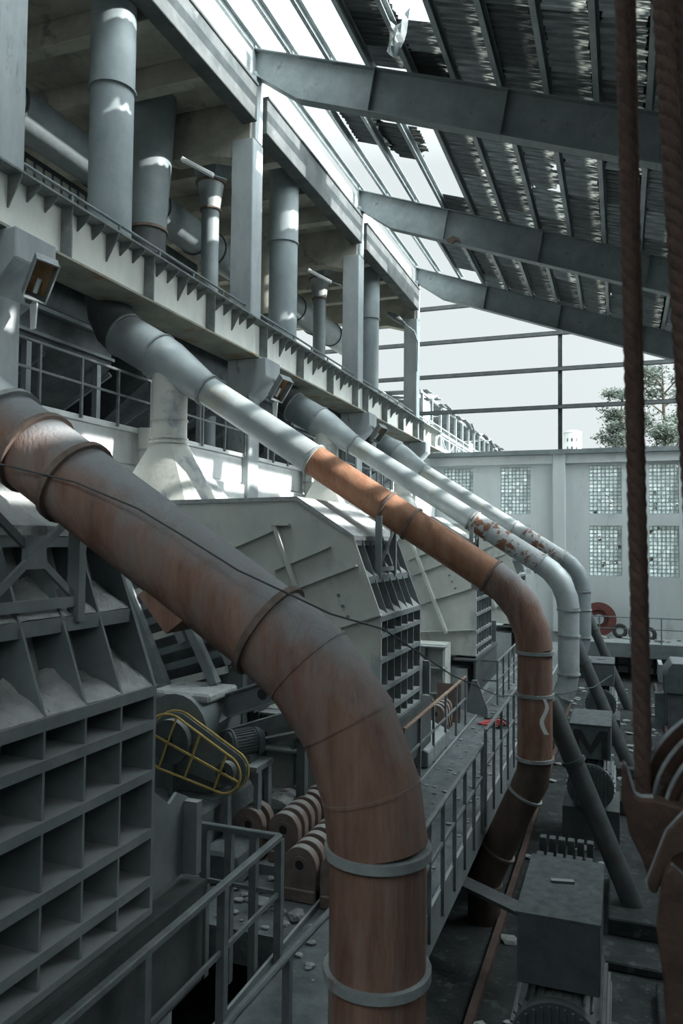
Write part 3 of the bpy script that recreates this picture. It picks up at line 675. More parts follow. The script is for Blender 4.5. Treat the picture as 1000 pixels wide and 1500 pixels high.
# foreground rails
t = guard_rail('pit_railing', 'long railing slanting up from the bottom left corner to a corner post', [(-3.15, 2.4), (-3.15, 6.9), (-4.25, 6.9)], DECK, 1.2, n=4, group=None, post=.075, rail=.065, drop=.3)
t = thing('stair_handrail', 'curved handrail rising beside the huge rusty down pipe', 'handrail', (-2.35, 5, DECK))
MB().path([(-2.22, 6.2, 3.98), (-2.3, 5.3, 3.96), (-2.36, 4.5, 3.93), (-2.4, 4.25, 3.84), (-2.42, 4.1, 3.6), (-2.42, 4.08, DECK)], .03, 10).build('rail', 'rail_steel', t, True)
MB().box(-2.26, -2.2, 6.15, 6.21, DECK, 3.98).build('post', 'rail_steel', t)
MB().box(-2.34, -2.28, 5.2, 5.26, DECK, 3.95).build('post', 'rail_steel', t)

# ------------------------------------------------------------------ pit side machinery
def hammer_plate(loc):
    t = thing('hammer_plate', 'arch', 'hammer', loc)
    n = 20; x, y, z = loc
    pts = [(-.2, 0), (-.2, .42)] + [(.2 * math.cos(PI - PI * i / n), .42 + .2 * math.sin(PI * i / n)) for i in range(1, n)] + [(.2, .42), (.2, 0)]
    bm = MB(); th = .06
    hole = [(.055 * math.cos(2 * PI * i / 16), .42 + .055 * math.sin(2 * PI * i / 16)) for i in range(16)]
    bm.prism([(x + a, z + b) for a, b in pts], 'y', y - th, y + th)
    bm.build('plate', 'hammer', t, True, bevel=.006)
    MB().ring((x, y, z + .42), (0, 1, 0), .055, .10, .14, 20).build('boss', 'hammer', t, True)
    MB().tube((x, y - .064, z + .42), (x, y + .064, z + .42), .055, 14).build('bore', 'rubber', t)
    MB().box(x - .2, x + .2, y - .075, y + .075, z, z + .16).build('foot', 'hammer', t, bevel=.02)
    return t
rows = [(-3.44, 8.15, 10), (-2.97, 8.1, 9), (-3.92, 8.75, 9), (-4.40, 8.75, 2), (-4.40, 9.9, 5)]
hm0 = None
HG = 'rusty arch-shaped hammers in rows'
for r, (x, y, n) in enumerate(rows):
    for i in range(n):
        yy = y + i * .22; zz = DECK + (.0 if r < 2 or r == 4 else .12)
        lb = ('front arch-shaped rusty hammer with a bore, %s' % ['nearest the huge pipe foot', 'partly hidden by the huge pipe', 'behind the corner of the pit railing', 'farthest left behind the pit railing', 'right behind the rubble lumps'][r]) if i == 0 else \
             'rusty arch-shaped hammer packed inside the %s' % ['row beside the huge pipe', 'row running behind the huge pipe', 'second row from the left', 'short leftmost row in front of the rubble', 'row behind the rubble lumps'][r]
        if hm0 is None: hm0 = hammer_plate((x, yy, zz)); hm0['label'] = lb; hm0['group'] = HG; o = hm0
        else: o = copy_tree(hm0, (x, yy, zz), lb, HG)
for i, x in enumerate((-5.35, -4.85, -4.45, -4.05, -3.7)):
    copy_tree(hm0, (x, 11.6 - .05 * i, DECK), 'single hammer standing behind the rows, %s from the left' % ORD[i], 'hammers standing behind the rows')
for r, (x, y, n) in enumerate(((-3.75, 16.2, 4), (-4.2, 16.4, 4))):
    for i in range(n): copy_tree(hm0, (x, y + i * .24, DECK), 'reddish hammer of the small far group beyond the rusty-topped railing', 'far group of hammers')
tag(MB().box(-4.7, -3.68, 8.6, 10.7, DECK, DECK + .12).build('timber_skid', 'plate', loc=(-4.2, 9.5, DECK)), 'flat steel skid under the left rows of hammers', 'skid')
for i, (p, r, lb) in enumerate((((-4.36, 9.5, 3.35), .30, 'big angular rubble lump behind the two leftmost front hammers'), ((-4.22, 9.32, 3.55), .2, 'smaller angular lump leaning on the big one among the hammers'), ((-4.85, 9.1, 3.1), .16, 'grey stone lump left of the hammer rows'),
                              ((-3.75, 7.75, 2.98), .12, 'flat stone on the deck edge in front of the hammers'), ((-3.3, 7.7, 2.96), .09, 'small stone by the foot of the front hammer'))):
    tag(MB().blob((0, 0, 0), r, (1.2, 1, .75), .28, 1).build('rubble_lump', 'stone'), lb, 'stone'); bpy.data.objects[-1 if False else len(bpy.data.objects) - 1] if False else None
    o = [q for q in COL.objects if q.get('label') == lb][0]; o.location = p
# pedestal with belt guard, gearbox and motor
struct('floor_plinth', MB().box(-7.0, -4.75, 7.6, 10.0, DECK, 3.72).box(-4.75, -4.25, 8.1, 10.0, DECK, 3.3), 'deck', .04)
t = thing('belt_guard', 'yellow-framed mesh belt guard in front of a small motor', 'guard', (-5.1, 8.45, 3.7))
A0, A1 = V((-5.42, 8.45, 4.42)), V((-4.62, 8.45, 4.12)); ra, rb = .36, .24
d = (A1 - A0); an0 = math.atan2(d.z, d.x)
def oval(off, yy):
    P_ = []
    for i in range(13): a = an0 + PI / 2 + PI * i / 12; P_.append(V((A0.x + (ra + off) * math.cos(a), yy, A0.z + (ra + off) * math.sin(a))))
    for i in range(13): a = an0 - PI / 2 + PI * i / 12; P_.append(V((A1.x + (rb + off) * math.cos(a), yy, A1.z + (rb + off) * math.sin(a))))
    return P_
for yy in (8.42, 8.64):
    o = oval(0, yy); MB().path(o + [o[0], o[1]], .016, 8, False).build('frame', 'yellow', t, True)
m1 = MB(); dv = d.normalized(); nv = V((-dv.z, 0, dv.x))
m1.bar(A0 - dv * ra + V((0, -.03, 0)), A1 + dv * rb + V((0, -.03, 0)), .02, .025)
for s, rr in ((0, ra), (.45, .31), (.95, .24)):
    c = A0.lerp(A1, s) + V((0, -.03, 0)); m1.bar(c - nv * rr, c + nv * rr, .02, .025)
m1.build('cross_bars', 'yellow', t)
bpoly = [(p.x, p.z) for p in oval(-.01, 0)]
MB().prism(bpoly, 'y', 8.60, 8.612).build('back_sheet', 'plate', t)
MB().ring((A0.x, 8.5, A0.z), (0, 1, 0), .05, .28, .1).build('pulley', 'dark_machine', t, True)
MB().ring((A1.x, 8.5, A1.z), (0, 1, 0), .04, .13, .1).build('pulley', 'dark_machine', t, True)
MB().box(A0.x - .03, A0.x + .03, 8.5, 8.6, 3.72, A0.z - .3).build('foot', 'plate', t); MB().box(A1.x - .03, A1.x + .03, 8.5, 8.6, 3.3, A1.z - .2).build('foot', 'plate', t)
t = thing('gearbox', 'dust-covered gearbox housing behind the yellow belt guard', 'gearbox', (-5.6, 9.2, 3.7))
MB().path([(-5.5, 8.7, 4.5), (-5.5, 9.7, 4.5)], .48, 24).build('drum', 'plate', t, True)
MB().box(-6.0, -5.0, 8.75, 9.6, 3.7, 4.3).build('base', 'plate', t, bevel=.03)
MB().box(-5.95, -5.05, 8.8, 9.6, 4.86, 4.98).build('lid', 'dust', t, bevel=.03)
def motor(c, ax, r, L, label, group=None, m='motor'):
    c = V(c); ax = V(ax).normalized(); t = thing('electric_motor', label, 'motor', tuple(c - V((0, 0, r))), group)
    MB().path([c - ax * L / 2, c + ax * L / 2], r * .9, 24).build('body', m, t, True)
    f = MB(); u = ax.orthogonal().normalized(); w = ax.cross(u)
    for j in range(28):
        a = 2 * PI * j / 28; o = u * math.cos(a) + w * math.sin(a)
        f.bar(c - ax * L * .36 + o * r * .93, c + ax * L * .32 + o * r * .93, .012, r * .14, o)
    f.build('cooling_fins', m, t)
    MB().path([c + ax * L * .36, c + ax * L * .56, c + ax * L * .58], [r * 1.04, r * 1.04, r * .9], 24).build('fan_cowl', m, t, True)
    MB().ring(c - ax * L * .4, ax, r * .5, r * 1.06, L * .06).build('end_bell', m, t, True)
    MB().tube(c - ax * L * .5, c - ax * L * .68, r * .18, 12).build('shaft', 'steel', t, True)
    b = c - V((0, 0, r)); MB().box(b.x - r * .9, b.x + r * .9, b.y - L * .3, b.y + L * .3, b.z - .05, b.z + r * .3).build('foot', m, t)
    return t
motor((-4.62, 8.95, 4.38), (.62, .78, .05), .18, .42, 'small finned electric motor right of the yellow belt guard')
tag(MB().box(-4.85, -4.3, 8.7, 9.2, 4.08, 4.15).prism([(-4.36, 3.3), (-4.3, 3.3), (-4.3, 4.08), (-4.5, 4.08), (-4.36, 3.9)], 'y', 8.75, 8.85).prism([(-4.36, 3.3), (-4.3, 3.3), (-4.3, 4.08), (-4.5, 4.08), (-4.36, 3.9)], 'y', 9.05, 9.15).build('motor_bench', 'plate', loc=(-4.6, 9, 3.3)), 'steel bench carrying the small motor', 'bench')
t = thing('conveyor_beam', 'grey steel beam with two round holes rising behind the yellow belt guard', 'beam', (-4.9, 9.3, 4.6), None, 'thing')
p0, p1 = V((-5.62, 9.3, 4.54)), V((-3.95, 9.3, 5.15)); dd = (p1 - p0).normalized(); up = V((-dd.z, 0, dd.x)) * .15
MB().bar(p0, p1, .03, .30).build('web', 'plate', t)
MB().bar(p0 + up, p1 + up, .16, .025).build('flange', 'plate', t); MB().bar(p0 - up, p1 - up, .16, .025).build('flange', 'plate', t)
for s_ in (.13, .66):
    c = p0.lerp(p1, s_); MB().path([c + V((0, -.018, 0)), c + V((0, -.005, 0))], .075, 18).build('hole', 'rubber', t)
for x in (-5.3, -4.0): MB().box(x - .06, x + .06, 9.4, 9.52, DECK, 4.6 + (x + 5.3) * .38).build('leg', 'dark_machine', t)
tag(MB().bar((-5.2, 9.15, 4.30), (-3.85, 9.15, 4.78), .2, .16).bar((-5.2, 9.3, 4.12), (-3.85, 9.3, 4.5), .2, .08).build('conveyor_channel', 'dark_machine', loc=(-4.6, 9.2, 4.3)), 'dark channel section running just below the holed steel beam', 'channel')
t = thing('tail_drum', 'pale round drum end on a bearing block above the holed beam', 'drum', (-5.1, 10.0, 4.7))
MB().path([(-5.35, 10.3, 5.02), (-5.12, 9.75, 5.0)], .21, 24).build('drum', 'plate', t, True)
MB().ring((-5.12, 9.76, 5.0), (.4, -.9, 0), .17, .225, .05).build('rim', 'dark_machine', t, True)
MB().box(-5.5, -4.9, 9.8, 10.3, 4.55, 4.85).build('bearing', 'dark_machine', t)
# slanted feeder grate between the two nearest casings
t = thing('feeder_grate', 'slanted grate of pale channels and cross bars between the two nearest casings', 'grate', (-6, 9.5, 3.7))
for (xa, za, xb, zb) in ((-6.95, 6.6, -6.1, 4.9), (-6.35, 6.5, -5.8, 5.55), (-5.85, 6.0, -5.3, 5.0), (-5.35, 5.9, -5.05, 5.3)):
    MB().bar((xa, 9.4, za), (xb, 9.4, zb), .12, .14, (0, 1, 0)).build('channel', 'steel', t)
for i in range(7):
    z = 4.75 + i * .24; MB().bar((-7.4, 9.62, z - .2), (-5.25 - .06 * i, 9.62, z + .42), .1, .1).build('cross_bar', 'casing_paint' if i % 3 == 0 else 'plate', t)
MB().prism([(-7.6, 3.9), (-4.9, 3.9), (-4.9, 6.0), (-7.6, 6.6)], 'y', 9.95, 10.0).build('back_plate', 'dark_machine', t)
for (xa, xb) in ((-6.1, -5.7), (-5.8, -5.35), (-5.45, -5.0)):
    MB().path([(xa, 9.3, 4.95), (xa + .1, 9.2, 4.75), (xb, 9.1, 4.55)], .09, 4).build('shoe', 'plate', t)
MB().box(-7.4, -7.25, 9.4, 9.6, 3.7, 6.0).build('leg', 'dark_machine', t); MB().box(-5.15, -5.0, 9.65, 9.8, 3.7, 5.9).build('leg', 'dark_machine', t)
# ribbed lower housing of the middle crusher
def lower_housing(y, label):
    t = thing('lower_housing', label, 'housing', (-4.6, y, DECK))
    MB().box(-5.4, -3.95, y + .12, y + .75, DECK, 4.55).build('body', 'pocket_back', t)
    for z in (4.5, 4.0, 3.4): MB().box(-5.4, -3.9, y - .12, y + .13, z, z + .03).build('ledge', 'rib_steel', t)
    for x in (-5.35, -4.9, -4.4, -3.98): MB().box(x - .012, x + .012, y - .06, y + .13, DECK, 4.5).build('rib', 'rib_steel', t)
lower_housing(10.1, 'ribbed steel housing low down just left of the huge pipe bend')
lower_housing(17.9, 'ribbed steel housing below the third crusher casing')
t = thing('wavy_plate', 'pale corrugated cover plate propped by the far hammers', 'plate', (-3.6, 16.9, DECK))
wp = MB(); g = []
for i in range(17):
    s = i / 16; g.append([wp.bm.verts.new((x, 17.2 - .1 * s, DECK + .9 * (1 - s) + .05 * math.sin(s * 14))) for x in (-3.95, -3.4)])
for i in range(16): wp.bm.faces.new([g[i][0], g[i][1], g[i + 1][1], g[i + 1][0]])
bmesh.ops.solidify(wp.bm, geom=wp.bm.faces[:], thickness=.03)
wp.build('sheet', 'hammer', t, True)
tag(MB().prism([(-3.5, DECK + .1), (-2.95, DECK), (-2.95, DECK + .2), (-3.2, DECK + .85), (-3.32, DECK + .85)], 'y', 18.1, 18.16).build('gusset_plate', 'plate', loc=(-3.2, 18.1, DECK)), 'tall triangular steel plate beside the walkway, below the third casing', 'plate')
tag(MB().prism([(-4.3, DECK + .02), (-3.28, DECK + .02), (-3.28, DECK + .3), (-4.3, DECK + .75)], 'y', 13.6, 15.4).build('sloped_cover', 'plate', loc=(-3.8, 14.5, DECK), bevel=.02), 'sloped pale cover slab on the deck behind the rusty-topped railing', 'cover')
rc = MB()
for i in range(7): rc.bar((-3.0 + .09 * i, 17.3 + random.uniform(-.3, .3), DECK + .03 + .02 * i), (-2.75 + .07 * i, 17.5 + random.uniform(-.3, .3), DECK + .05), .09, .03)
tag(rc.build('rag', 'red_cloth', loc=(-2.8, 17.3, DECK)), 'crumpled red rag lying on the dusty walkway', 'rag')
tag(MB().path([(-3.0, 17.9, DECK + .03), (-2.6, 18.0, DECK + .03), (-2.35, 17.6, DECK + .03), (-2.6, 17.1, DECK + .03)], .02, 8).build('hose', 'cable', loc=(-2.6, 17.5, DECK)), 'thin dark hose lying on the walkway by the red rag', 'hose')
db = MB()
for i in range(260):
    x, y = random.uniform(-3.15, -2.05), random.uniform(6.5, 26); r = random.uniform(.012, .045)
    db.blob((x, y, DECK + r * .4), r, (1.4, 1, .5), .3, 1)
for i in range(220):
    x, y = random.uniform(-5, -3.3), random.uniform(7.4, 13); r = random.uniform(.015, .06)
    db.blob((x, y, DECK + r * .4), r, (1.4, 1, .5), .3, 1)
o = db.build('debris', 'stone'); tag(o, 'scattered grit and crumbs on the walkway and deck', 'debris', None, 'stuff')
# duct-work lying at the foot of the near casing: dark trough
t = thing('pit_trough', 'dark trough and coupling down in the pit at bottom left', 'trough', (-3.9, 4.3, FLOOR))
MB().prism([(-4.6, 2.0), (-3.3, 2.0), (-3.2, 2.5), (-3.3, 2.5), (-3.4, 2.1), (-4.5, 2.1)], 'y', 3, 6.2).build('trough', 'dark_machine', t)
MB().box(-4.5, -3.3, 3.2, 3.5, FLOOR, 2.0).box(-4.5, -3.3, 5.7, 6.0, FLOOR, 2.0).build('leg', 'dark_machine', t)
MB().path([(-4.1, 3.4, 2.45), (-4.1, 5.8, 2.45)], .2, 16).build('shaft', 'dark_machine', t, True)

# ------------------------------------------------------------------ lower right: drive motors, slanted pipes, blocks
def cooler_motor(y, label, letter):
    x0, x1 = -.93, -.19; xc = (x0 + x1) / 2
    t = thing('drive_motor', label, 'motor', (xc, y + .7, FLOOR), 'box-cooled drive motors')
    MB().box(x0, x1, y, y + 1.4, 2.9, 3.53).build('cooler_box', 'motor', t, bevel=.015)
    MB().box(x0 - .01, x1 + .01, y - .01, y + 1.41, 3.53, 3.555).build('lid', 'motor_top', t)
    MB().path([(xc, y + .02, 2.38), (xc, y + 1.4, 2.38)], .42, 28).build('body', 'dark_machine', t, True)
    f = MB()
    for j in range(30):
        a = 2 * PI * j / 30; f.bar((xc + .43 * math.cos(a), y + .1, 2.38 + .43 * math.sin(a)), (xc + .43 * math.cos(a), y + 1.3, 2.38 + .43 * math.sin(a)), .02, .05, (math.cos(a), 0, math.sin(a)))
    f.build('cooling_fins', 'dark_machine', t)
    MB().ring((xc, y, 2.38), (0, 1, 0), .12, .43, .1).build('fan_cowl', 'motor', t, True)
    gr = MB()
    for q in range(-5, 6):
        hh = math.sqrt(max(.01, .40 ** 2 - (q * .07) ** 2)); gr.box(xc + q * .07 - .012, xc + q * .07 + .012, y - .075, y - .045, 2.38 - hh, 2.38 + hh)
    gr.build('grille', 'motor', t)
    MB().box(x0 - .15, x1 + .15, y + .05, y + 1.35, FLOOR, 1.95).build('base', 'dark_pipe', t)
    if letter:
        MB().prism([(x0 + .06, 2.93), (x0 + .06, 3.45), (x0 + .2, 3.45), (xc, 3.15), (x1 - .2, 3.45), (x1 - .06, 3.45), (x1 - .06, 2.93), (x1 - .17, 2.93), (x1 - .17, 3.28), (xc, 2.98), (x0 + .17, 3.28), (x0 + .17, 2.93)], 'y', y - .008, y).build('perforated_panel', 'rubber', t)
    else:
        MB().bar((xc - .12, y + .75, 3.565), (xc + .1, y + .8, 3.565), .06, .03).build('scrap_bar', 'dark_machine', t)
cooler_motor(7.4, 'drive motor under a dusty steel box at bottom right', False)
cooler_motor(15.4, 'drive motor under a smaller box with an M-shaped dark panel', True)
cooler_motor(23.4, 'far drive motor box in the dark past the M-marked one', False)
for i, (y, lb) in enumerate(((12.8, 'slanted pipe running down to the floor beside the rusty down pipe'), (20.8, 'slanted pipe behind the M-marked motor'), (28.8, 'farthest slanted pipe near the end wall'))):
    t = thing('slanted_pipe', lb, 'pipe', (.23, y, FLOOR), 'slanted floor pipes')
    a, b = V((-1.35, y, 5.0)), V((.25, y, FLOOR))
    if i == 0: a = V((-1.1, y, 4.45))
    MB().path([a, b], .16, 20).build('tube', 'dark_pipe', t, True)
    c = a.lerp(b, .28); MB().ring(c, b - a, .15, .195, .06).build('collar', 'dark_pipe', t, True)
# block stack between the motors
bl = None
for i in range(6):
    for j in range(3):
        x, y = -1.28 + i * .155, 12.75 + j * .5; h = .55 + .1 * j
        o = MB().box(x - .055, x + .055, y - .08, y + .08, FLOOR, FLOOR + h).build('grinding_block', 'dark_pipe', loc=(x, y, FLOOR), bevel=.01)
        tag(o, 'small upright block in the gridded set on the floor, %s row from the front' % ORD[j], 'block', 'upright blocks between the motors')
tag(MB().bar((-2.3, 10.9, 2.25), (-1.0, 10.4, 2.1), .28, .05).build('cross_plate', 'dark_pipe', loc=(-1.7, 10.6, 2.2)), 'flat steel strip sticking out from under the walkway', 'plate')
for i, (x0, x1, y0, y1, z) in enumerate(((-.3, 1.2, 11.2, 11.5, .12), (-.2, .9, 12.2, 14.2, .25), (.4, 1.6, 9.0, 10.8, .18), (-.6, .7, 17.6, 18.2, .3), (.8, 2.0, 13.5, 16.0, .35), (-.5, 1.4, 20.3, 20.6, .25))):
    tag(MB().box(x0, x1, y0, y1, FLOOR, FLOOR + z).build('floor_block', 'ground', loc=(x0, y0, FLOOR), bevel=.02), 'low concrete machine footing on the dark floor, ' + ['beyond the near motor', 'right of the block set', 'right of the near motor', 'before the M-marked motor', 'by the hanging ropes', 'behind the M-marked motor'][i], 'footing', 'machine footings')
rg = MB()
for i in range(320):
    x, y = random.uniform(-1.8, 2.5), random.uniform(7, 33); r = random.uniform(.02, .10)
    rg.blob((x, y, FLOOR + r * .35), r, (1.5, 1, .5), .35, 1)
tag(rg.build('rubble', 'stone'), 'loose rubble strewn over the dark lower floor', 'rubble', None, 'stuff')
for k, x in enumerate((-1.72, 1.3)):
    tag(MB().box(x - .05, x + .05, 3, 34, FLOOR, FLOOR + .12).build('floor_rail', 'rust_dark', loc=(x, 18, FLOOR)), 'steel rail along the dark floor ' + ['under the walkway edge', 'right of the motors'][k], 'rail', None, 'thing')
# end-wall balcony
struct('floor_balcony', MB().box(-2.2, 8.0, 34.6, 37.0, 2.38, 2.82).box(-2.2, 8, 34.6, 34.9, 2.2, 2.4), 'steel', .02)
guard_rail('balcony_railing', 'thin dark railing along the balcony at the end wall', [(-2.1, 34.7), (6.5, 34.7)], 2.82, 1.08, 'roof_steel', n=7, post=.05, rail=.05)
t = thing('cable_wheel', 'big red wheel leaning on the end wall balcony', 'wheel', (-.95, 36.4, 2.82))
MB().ring((-.95, 36.55, 3.6), (0, 1, -.12), .42, .76, .2, 36).build('rim', 'red_paint', t, True)
MB().ring((-.95, 36.6, 3.6), (0, 1, -.12), .2, .46, .1, 36).build('web', 'red_paint', t, True)
MB().ring((-.95, 36.45, 3.6), (0, 1, -.12), .05, .22, .3, 24).build('hub', 'galvanised', t, True)
for i, x in enumerate((-.05, .62, 1.15)):
    t = thing('tyre', 'black tyre slumped on the balcony, %s right of the red wheel' % ORD[i], 'tyre', (x, 36.2, 2.82), 'tyres on the balcony')
    c = V((x, 36.3, 3.14 - .05 * i)); pts = [c + V((.24 * math.cos(a), .06 * math.sin(a), .24 * math.sin(a))) for a in [2 * PI * j / 24 for j in range(26)]]
    MB().path(pts, .085, 10, False).build('carcass', 'rubber', t, True)
sc = MB()
for i in range(26): sc.blob((random.uniform(-1.9, 3), random.uniform(35.4, 36.6), 2.86), random.uniform(.06, .16), (1.6, 1, .6), .35, 1)
tag(sc.build('debris', 'stone'), 'grey scrap heaped along the end wall balcony', 'debris', None, 'stuff')
t = thing('pipe_rack', 'dark pipework on the wall under the balcony', 'pipework', (0, 36.6, FLOOR))
for x in (-.2, .35, 1.4): MB().tube((x, 36.7, FLOOR), (x, 36.7, 2.2), .06, 10).build('riser', 'dark_machine', t, True)
for z in (1.6, 2.0): MB().tube((-1.6, 36.6, z), (5, 36.6, z), .05, 10).build('line', 'dark_machine', t, True)
t = thing('hopper_machine', 'grey chute machine in the dark at the right edge', 'machine', (2.0, 26.5, FLOOR))
MB().prism([(1.25, 2.35), (1.25, 2.9), (1.5, 3.3), (2.3, 3.3), (2.9, 2.8), (2.9, 2.35)], 'y', 26, 27.6).build('hood', 'motor', t, bevel=.02)
MB().box(1.1, 1.22, 25.9, 27, 2.7, 3.25).build('flap', 'plate', t)
MB().box(1.35, 2.8, 26.1, 27.5, FLOOR, 2.35).build('cabinet', 'dark_machine', t)
MB().box(1.0, 1.3, 26.2, 26.6, FLOOR, 2.3).build('side_box', 'motor', t)

# ------------------------------------------------------------------ ropes, block and cables in front
def rope(name, label, pts, r, n=3):
    t = thing(name, label, 'rope', pts[-1], 'thick crane ropes')
    L = (V(pts[1]) - V(pts[0])).length; st = 130
    for k in range(n):
        P_ = []
        for i in range(st + 1):
            s = i / st; a = 2 * PI * (k / n + s * L / .11); c = V(pts[0]).lerp(V(pts[1]), s)
            P_.append(c + V((math.cos(a), math.sin(a), 0)) * r * .27)
        MB().path(P_, r * .74, 10).build('strand', 'rope', t, True)
    return t
rope('crane_rope', 'thick brown wire rope hanging at left of the pair, ending in the pulley', [(.002, 2.0, 8.75), (.048, 2.0, 6.40)], .02)
rope('crane_rope', 'second thick brown wire rope running close behind the left one', [(.022, 2.04, 8.75), (.056, 2.03, 6.42)], .016)
rope('crane_rope', 'thick brown wire rope at the right frame edge', [(.075, 1.9, 8.75), (.165, 1.9, 6.9)], .024)
rope('crane_rope', 'slimmer wire rope beside the rightmost one at the top corner', [(.115, 1.97, 8.75), (.19, 1.97, 6.9)], .018)
t = thing('hook_block', 'rusty crane pulley block and hook plates at bottom right', 'pulley block', (.2, 2.0, 5.6))
ax = V((.45, -.85, -.28)).normalized(); c = V((.265, 2.06, 6.40))
for off, r, w_ in ((-.075, .205, .014), (-.05, .165, .036), (-.025, .205, .014), (0, .165, .036), (.025, .205, .014), (.06, .19, .03)):
    MB().ring(c + ax * off, ax, .04, r, w_, 48).build('sheave', 'hook_rust', t, True)
    if r > .2: MB().ring(c + ax * off, ax, r - .003, r + .002, w_ * .8, 48).build('rim', 'worn_steel', t, True)
def hk(x, y): return ((x - 908) * .0014, 6.49 - (y - 1120) * .00148)
def hplate(pts, y, th, edge, name):
    MB().prism([hk(*p) for p in pts], 'y', y, y + th).build(name, 'hook_rust', t, bevel=.004)
    if edge:
        e = [(hk(*p)[0], y + th / 2, hk(*p)[1]) for p in edge]
        MB().path(e, .0075, 8).build('worn_edge', 'worn_steel', t, True)
hplate([(908, 1120), (914, 1122), (926, 1166), (936, 1172), (957, 1170), (985, 1175), (1030, 1180), (1030, 1260), (985, 1300), (950, 1300), (940, 1265), (920, 1228), (907, 1175)], 1.90, .05, [(910, 1122), (916, 1136), (926, 1168), (937, 1173), (957, 1171)], 'guard_plate')
hplate([(1030, 1150), (1000, 1166), (974, 1196), (960, 1232), (944, 1275), (948, 1288), (958, 1290), (968, 1262), (985, 1232), (1030, 1205)], 1.82, .03, [(1025, 1155), (1000, 1170), (976, 1200), (963, 1235), (948, 1276), (950, 1286)], 'hook_plate')
hplate([(970, 1240), (978, 1232), (996, 1246), (1030, 1290), (1030, 1520), (972, 1520), (966, 1400), (957, 1330), (962, 1280)], 1.76, .05, [(976, 1236), (995, 1250), (1025, 1292)], 'cheek_plate')
MB().tube((.30, 1.7, 6.3), (.30, 2.3, 6.3), .035, 16).build('axle', 'hook_rust', t, True)
# drooping cable across the big pipe and on to the next one
cb_ = [(-3.9, 3.70, 7.50), (-3.63, 3.70, 7.46), (-3.06, 3.70, 7.34), (-2.62, 3.71, 7.18), (-2.3, 3.70, 7.02), (-1.95, 3.68, 6.84), (-1.63, 3.70, 6.71), (-1.43, 3.74, 6.62), (-1.28, 4.2, 6.50), (-1.26, 6.0, 5.95), (-1.28, 8.6, 5.3), (-1.30, 11.69, 4.74)]
tag(MB().path(cb_, .0055, 6).build('loose_cable', 'cable', loc=cb_[0]), 'thin dark cable drooping across the huge rusty pipe', 'cable')
cb2 = [(-1.2, 11.70, 4.75), (-.9, 13, 4.55), (-.5, 15.5, 4.25), (-.2, 18, 4.1)]
tag(MB().path(cb2, .012, 6).build('loose_cable', 'cable', loc=cb2[0]), 'thin dark cable strung right from the rusty down pipe', 'cable')
rb_ = MB(); g = []
for i in range(11):
    s = i / 10; z = 4.70 - .52 * s; x = -1.10 + .04 * math.sin(s * 7) ; g.append([rb_.bm.verts.new((x + dx, 11.70 - .01 * s, z)) for dx in (0, .05 + .02 * s)])
for i in range(10): rb_.bm.faces.new([g[i][0], g[i][1], g[i + 1][1], g[i + 1][0]])
bmesh.ops.solidify(rb_.bm, geom=rb_.bm.faces[:], thickness=.004)
tag(rb_.build('tied_ribbon', 'white_plastic', loc=(-1.1, 11.7, 4.7)), 'white torn ribbon tied to the rusty down pipe', 'ribbon')

# ------------------------------------------------------------------ beyond the end wall
t = thing('conveyor_gallery', 'skeletal conveyor gallery with ragged roof beyond the end wall', 'conveyor bridge', (-10.2, 50, FLOOR - .3))
for x in (-9.6, -11.6):
    for i in range(16):
        y = 38 + i * 2.1; MB().box(x - .07, x + .07, y - .07, y + .07, 12.1, 14.75).build('post', 'purlin_steel', t)
    for z in (12.1, 13.2, 14.75): MB().box(x - .06, x + .06, 37.5, 70, z - .07, z + .07).build('chord', 'galvanised', t)
    br = MB()
    for i in range(15):
        y = 38 + i * 2.1; br.bar((x, y, 12.15 if i % 2 else 13.15), (x, y + 2.1, 13.15 if i % 2 else 12.15), .05, .06)
    br.build('bracing', 'purlin_steel', t)
wpn = MB()
for i in range(15):
    y = 38 + i * 2.1
    if random.random() < .7: wpn.box(-11.62, -11.58, y + .1, y + 2.0, 12.2, 12.2 + random.uniform(.9, 2.4))
    if random.random() < .3: wpn.box(-9.62, -9.58, y + .2, y + 1.7, 13.25, 13.25 + random.uniform(.4, 1.2))
wpn.build('cladding', 'galvanised', t)
for i in range(28):
    y = 38 + i * 1.15
    if random.random() < .75:
        q = random.uniform(-.25, .3); e1, e2 = random.uniform(-.3, .2), random.uniform(-.4, .2)
        MB().quadbox([(-12.0, y, 14.9 + q), (-9.3, y, 14.84 + e1), (-9.3, y + 1.1, 14.84 + e2), (-12, y + 1.1, 14.9),
                      (-12.0, y, 14.95 + q), (-9.3, y, 14.89 + e1), (-9.3, y + 1.1, 14.89 + e2), (-12, y + 1.1, 14.95)]).build('roof_scrap', 'dark_machine', t)
MB().box(-12, -9.0, 37.5, 70, 11.9, 12.1).build('floor_slab', 'concrete', t)
hr = MB()
for z in (12.7, 13.2): hr.tube((-9.1, 37.5, z), (-9.1, 70, z - .0), .04, 6)
for i in range(15): hr.tube((-9.1, 38 + 2.1 * i, 12.0), (-9.1, 38 + 2.1 * i, 13.2), .03, 6)
hr.build('hand_rail', 'purlin_steel', t)
for y in (40, 52, 64): MB().box(-11.8, -11.4, y - .3, y + .3, FLOOR - .3, 11.9).box(-9.8, -9.4, y - .3, y + .3, FLOOR - .3, 11.9).build('pier', 'concrete', t)
t = thing('water_tower', 'pale round tower far off beyond the end wall', 'tower', (-5.4, 95, FLOOR - .3))
MB().path([(-5.4, 95, FLOOR - .3), (-5.4, 95, 20.3)], 1.05, 24).build('shaft', 'whitewash', t, True)
MB().path([(-5.4, 95, 20.3), (-5.4, 95, 20.45), (-5.4, 95, 20.6)], [1.1, 1.1, .6], 24).build('cap', 'whitewash', t, True)
w_ = MB()
